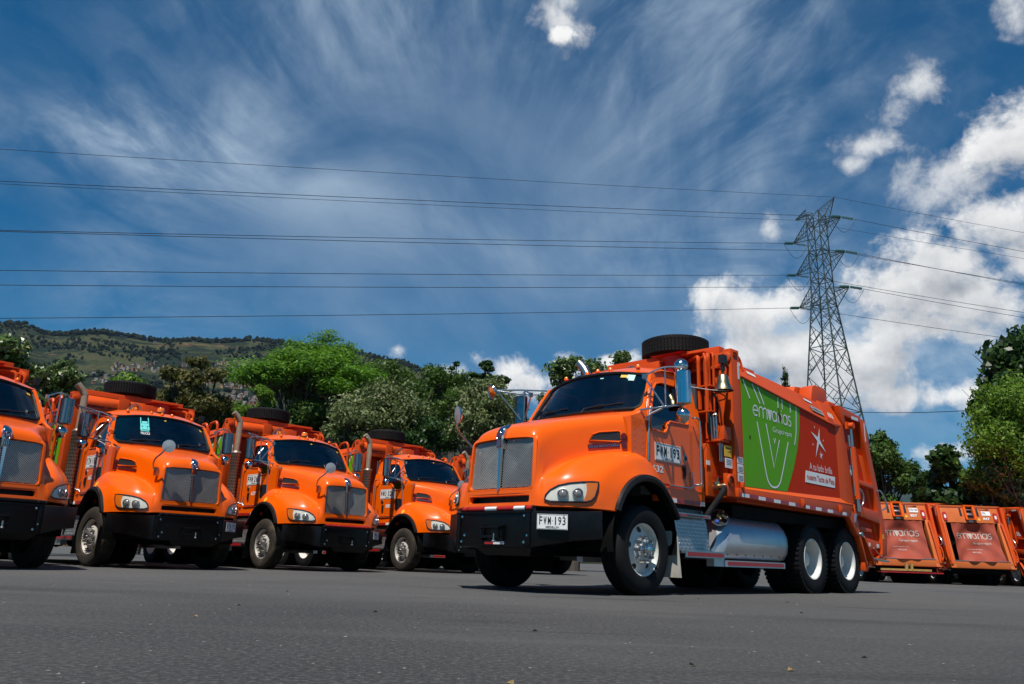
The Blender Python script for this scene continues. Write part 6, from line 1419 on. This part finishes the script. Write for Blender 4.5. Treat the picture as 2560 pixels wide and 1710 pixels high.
# ------------------------------------------------------------------ the power pylon and its lines
PD = 110.
def pylon():
    tipL = [(335, 345), (310, 630), (345, 1020), (385, 1420)]; tipR = [(810, 62), (890, 305), (940, 725), (995, 1160)]
    Q = lambda p: (1920+p[0]/4.9, 480+p[1]/4.9)
    d0 = Q((675, 1300)); base = at(2090, 1440, PD); base.z = 0
    # line of the arms: the left ends reach away from the camera
    ax = Vector((-.62, .785, 0))
    def tipw(q, guess):      # the point above the arm line seen at that pixel
        d = ray(*q); n = Vector((ax.y, -ax.x, 0)); t = (base-Vector((0, 0, CAMH))).dot(n)/d.dot(n); return Vector((0, 0, CAMH))+d*t
    TL = [tipw(Q(p), 0) for p in tipL]; TR = [tipw(Q(p), 0) for p in tipR]
    cen = lambda z: base.lerp(tipw((2040, 547), 0), 0)+((tipw((2040, 547), 0)-tipw((2066, 826), 0))/(tipw((2040, 547), 0).z-tipw((2066, 826), 0).z))*(z-0)*0+Vector((0, 0, z))
    c_hi, c_lo = tipw((2040, 547), 0), tipw((2066, 826), 0)
    sl = (c_hi-c_lo)/(c_hi.z-c_lo.z); org = c_lo-sl*c_lo.z
    cen = lambda z: org+sl*z
    px = Vector((ax.y, -ax.x, 0))
    root = empty('power_pylon', 'tall steel lattice power pylon with six arms behind the large truck', 'pylon', (org.x, org.y, 0))
    O = Vector((org.x, org.y, 0))
    zt = c_hi.z+.8; zw = tipw((2055, 740), 0).z; hw = lambda z: np.interp(z, [0, zw, zt], [4.2, 1.05, .9])
    def corner(z, i): s, t = ((1, 1), (1, -1), (-1, -1), (-1, 1))[i]; h = hw(z); return cen(z)+ax*s*h+px*t*h-O
    b = MB(); w = .16
    for i in range(4):
        b.bar(corner(0, i), corner(zw, i), .15, .15); b.bar(corner(zw, i), corner(zt, i), .12, .12)
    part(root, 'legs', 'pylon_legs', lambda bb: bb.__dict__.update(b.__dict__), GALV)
    b2 = MB(); lv = [0]; z = 0
    while z < zw-1: z += max(2.2, hw(z)*1.9); lv.append(min(z, zw))
    lv[-1] = zw
    z = zw; 
    while z < zt-.5: z += 2.1; lv.append(min(z, zt))
    for k in range(len(lv)-1):
        za, zb = lv[k], lv[k+1]
        for i in range(4):
            j = (i+1) % 4; b2.bar(corner(za, i), corner(zb, j), .075, .075); b2.bar(corner(za, j), corner(zb, i), .075, .075)
            if k % 2 == 0: b2.bar(corner(zb, i), corner(zb, j), .09, .09)
            if za < zw:   # secondary bracing of the spread legs
                m = (corner(za, i)+corner(zb, j))/2; m1 = (corner(za, i)+corner(zb, i))/2; m2 = (corner(za, j)+corner(zb, j))/2
                b2.bar(corner(za, i).lerp(corner(zb, j), .25), m1.lerp(corner(za, i), .5), .06, .06); b2.bar(corner(za, j).lerp(corner(zb, i), .25), m2.lerp(corner(za, j), .5), .06, .06); b2.bar(m1, corner(za, i).lerp(corner(zb, j), .25), .06, .06); b2.bar(m2, corner(za, j).lerp(corner(zb, i), .25), .06, .06)
                b2.bar(m1, corner(za, i).lerp(corner(zb, j), .75) if False else corner(za, j).lerp(corner(zb, i), .75), .06, .06); b2.bar(m2, corner(za, i).lerp(corner(zb, j), .75), .06, .06)
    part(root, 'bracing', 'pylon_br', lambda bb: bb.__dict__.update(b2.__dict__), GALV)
    for n, tips in enumerate((TL, TR)):
        for k, tip in enumerate(tips):
            s = 1 if n == 0 else -1; bb = MB(); t = tip-O
            if k == 0: z1, z0 = min(tip.z+2.6, zt+.8), min(tip.z, zt)-.2
            else: z1, z0 = tip.z+2.3, tip.z+.1
            if n == 1 and k == 0: z1, z0 = zt-.1, zt-2.4
            if n == 1 and k: z1, z0 = tip.z+.2, tip.z-2.0
            if n == 0: idx = [i for i in range(4) if i in (0, 1)]
            else: idx = [2, 3]
            for z_ in (z1, z0):
                for i in idx: bb.bar(corner(min(z_, zt+.6), i), t, .085, .085)
            for q in range(1, 6):
                f = q/6; A = [corner(min(z_, zt+.6), i).lerp(t, f) for z_ in (z1, z0) for i in idx]; B = [corner(min(z_, zt+.6), i).lerp(t, (q-1)/6) for z_ in (z1, z0) for i in idx]
                for u, v in ((0, 1), (0, 2), (1, 3)): bb.bar(B[u], A[v], .045, .045)
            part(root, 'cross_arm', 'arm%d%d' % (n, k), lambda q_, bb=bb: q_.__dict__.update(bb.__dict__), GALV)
    return root, TL, TR, O, ax, px
PYL, TL, TR, PO, PAX, PPX = pylon()
def wires():
    S = 2560/2347.
    # (tip, px at the left border, py, depth)  and  (px at the right border, py, depth)
    left = {('R', 0): 331, ('L', 0): 411, ('R', 1): 405, ('L', 1): 519, ('R', 2): 521, ('L', 2): 611, ('R', 3): 645, ('L', 3): 722}
    right = {('R', 0): 537, ('L', 0): 593, ('R', 1): 580, ('L', 1): 650, ('R', 2): 655, ('L', 2): 714, ('R', 3): 727, ('L', 3): 775}
    nm = {0: 'earth wire', 1: 'upper conductor', 2: 'middle conductor', 3: 'lower conductor'}
    for (s, k) in left:
        tip = (TL if s == 'L' else TR)[k]
        for side, d, dep, sag in ((-1, left, 76., .35), (1, right, 122., .5)):
            far = at(-60 if side < 0 else 2680, d[(s, k)]*S + (.0 if side < 0 else (d[(s, k)]-500)*.02+8), dep)
            v = (far-tip).normalized(); a = tip
            if k:
                # string of insulator discs between arm and conductor
                pr = [(.03, 0), (.03, .1)]
                for q in range(9): h = .15+q*.17; pr += [(.04, h), (.20, h+.03), (.20, h+.08), (.04, h+.11)]
                pr += [(.03, 1.75), (.02, 1.95)]
                b = MB(); b.lathe([(r, h) for r, h in pr], tip-PO, v, 9); part(PYL, 'insulator', 'ins%s%d%d' % (s, k, side), lambda q_, b=b: q_.__dict__.update(b.__dict__), GLASSG)
                a = tip+v*1.95
            far2 = far+v*40
            pts = [a.lerp(far2, t)-Vector((0, 0, sag*4*t*(1-t))) for t in np.linspace(0, 1, 16)]
            b = MB(); b.tube(pts, .030 if k else .022, 5)
            sd_ = 'left' if side < 0 else 'right'; which = 'far-left' if s == 'L' else 'near-right'
            single('power_line', b, CABLE, '%s running %s from the %s arm of the pylon' % (nm[k], sd_, which), 'power line', group='power lines strung from the pylon')
        if k:
            vl = (at(-60, left[(s, k)]*S, 76)-tip).normalized(); vr = (at(2680, right[(s, k)]*S, 122)-tip).normalized(); a = tip+vl*1.95-PO; c = tip+vr*1.95-PO
            b = MB(); b.tube([a.lerp(c, t)-Vector((0, 0, 2.1*4*t*(1-t)*(.75+.25*math.sin(math.pi*t)))) for t in np.linspace(0, 1, 16)], .028, 5); part(PYL, 'jumper_loop', 'jump%s%d' % (s, k), lambda q_, b=b: q_.__dict__.update(b.__dict__), CABLE)
    b = MB(); p, q = at(2100, 1028, 60), at(2700, 1002, 46); b.tube([p.lerp(q, t)-Vector((0, 0, .3*4*t*(1-t))) for t in np.linspace(0, 1, 12)], .022, 5); single('overhead_cable', b, CABLE, 'thin cable crossing low from behind the large truck to the right trees', 'cable')
    b = MB(); p, q = at(2200, 1191, 60), at(2460, 1189, 60); b.tube([p, q], .02, 5); single('overhead_cable', b, CABLE, 'short low cable in front of the blue mountain', 'cable')
wires()
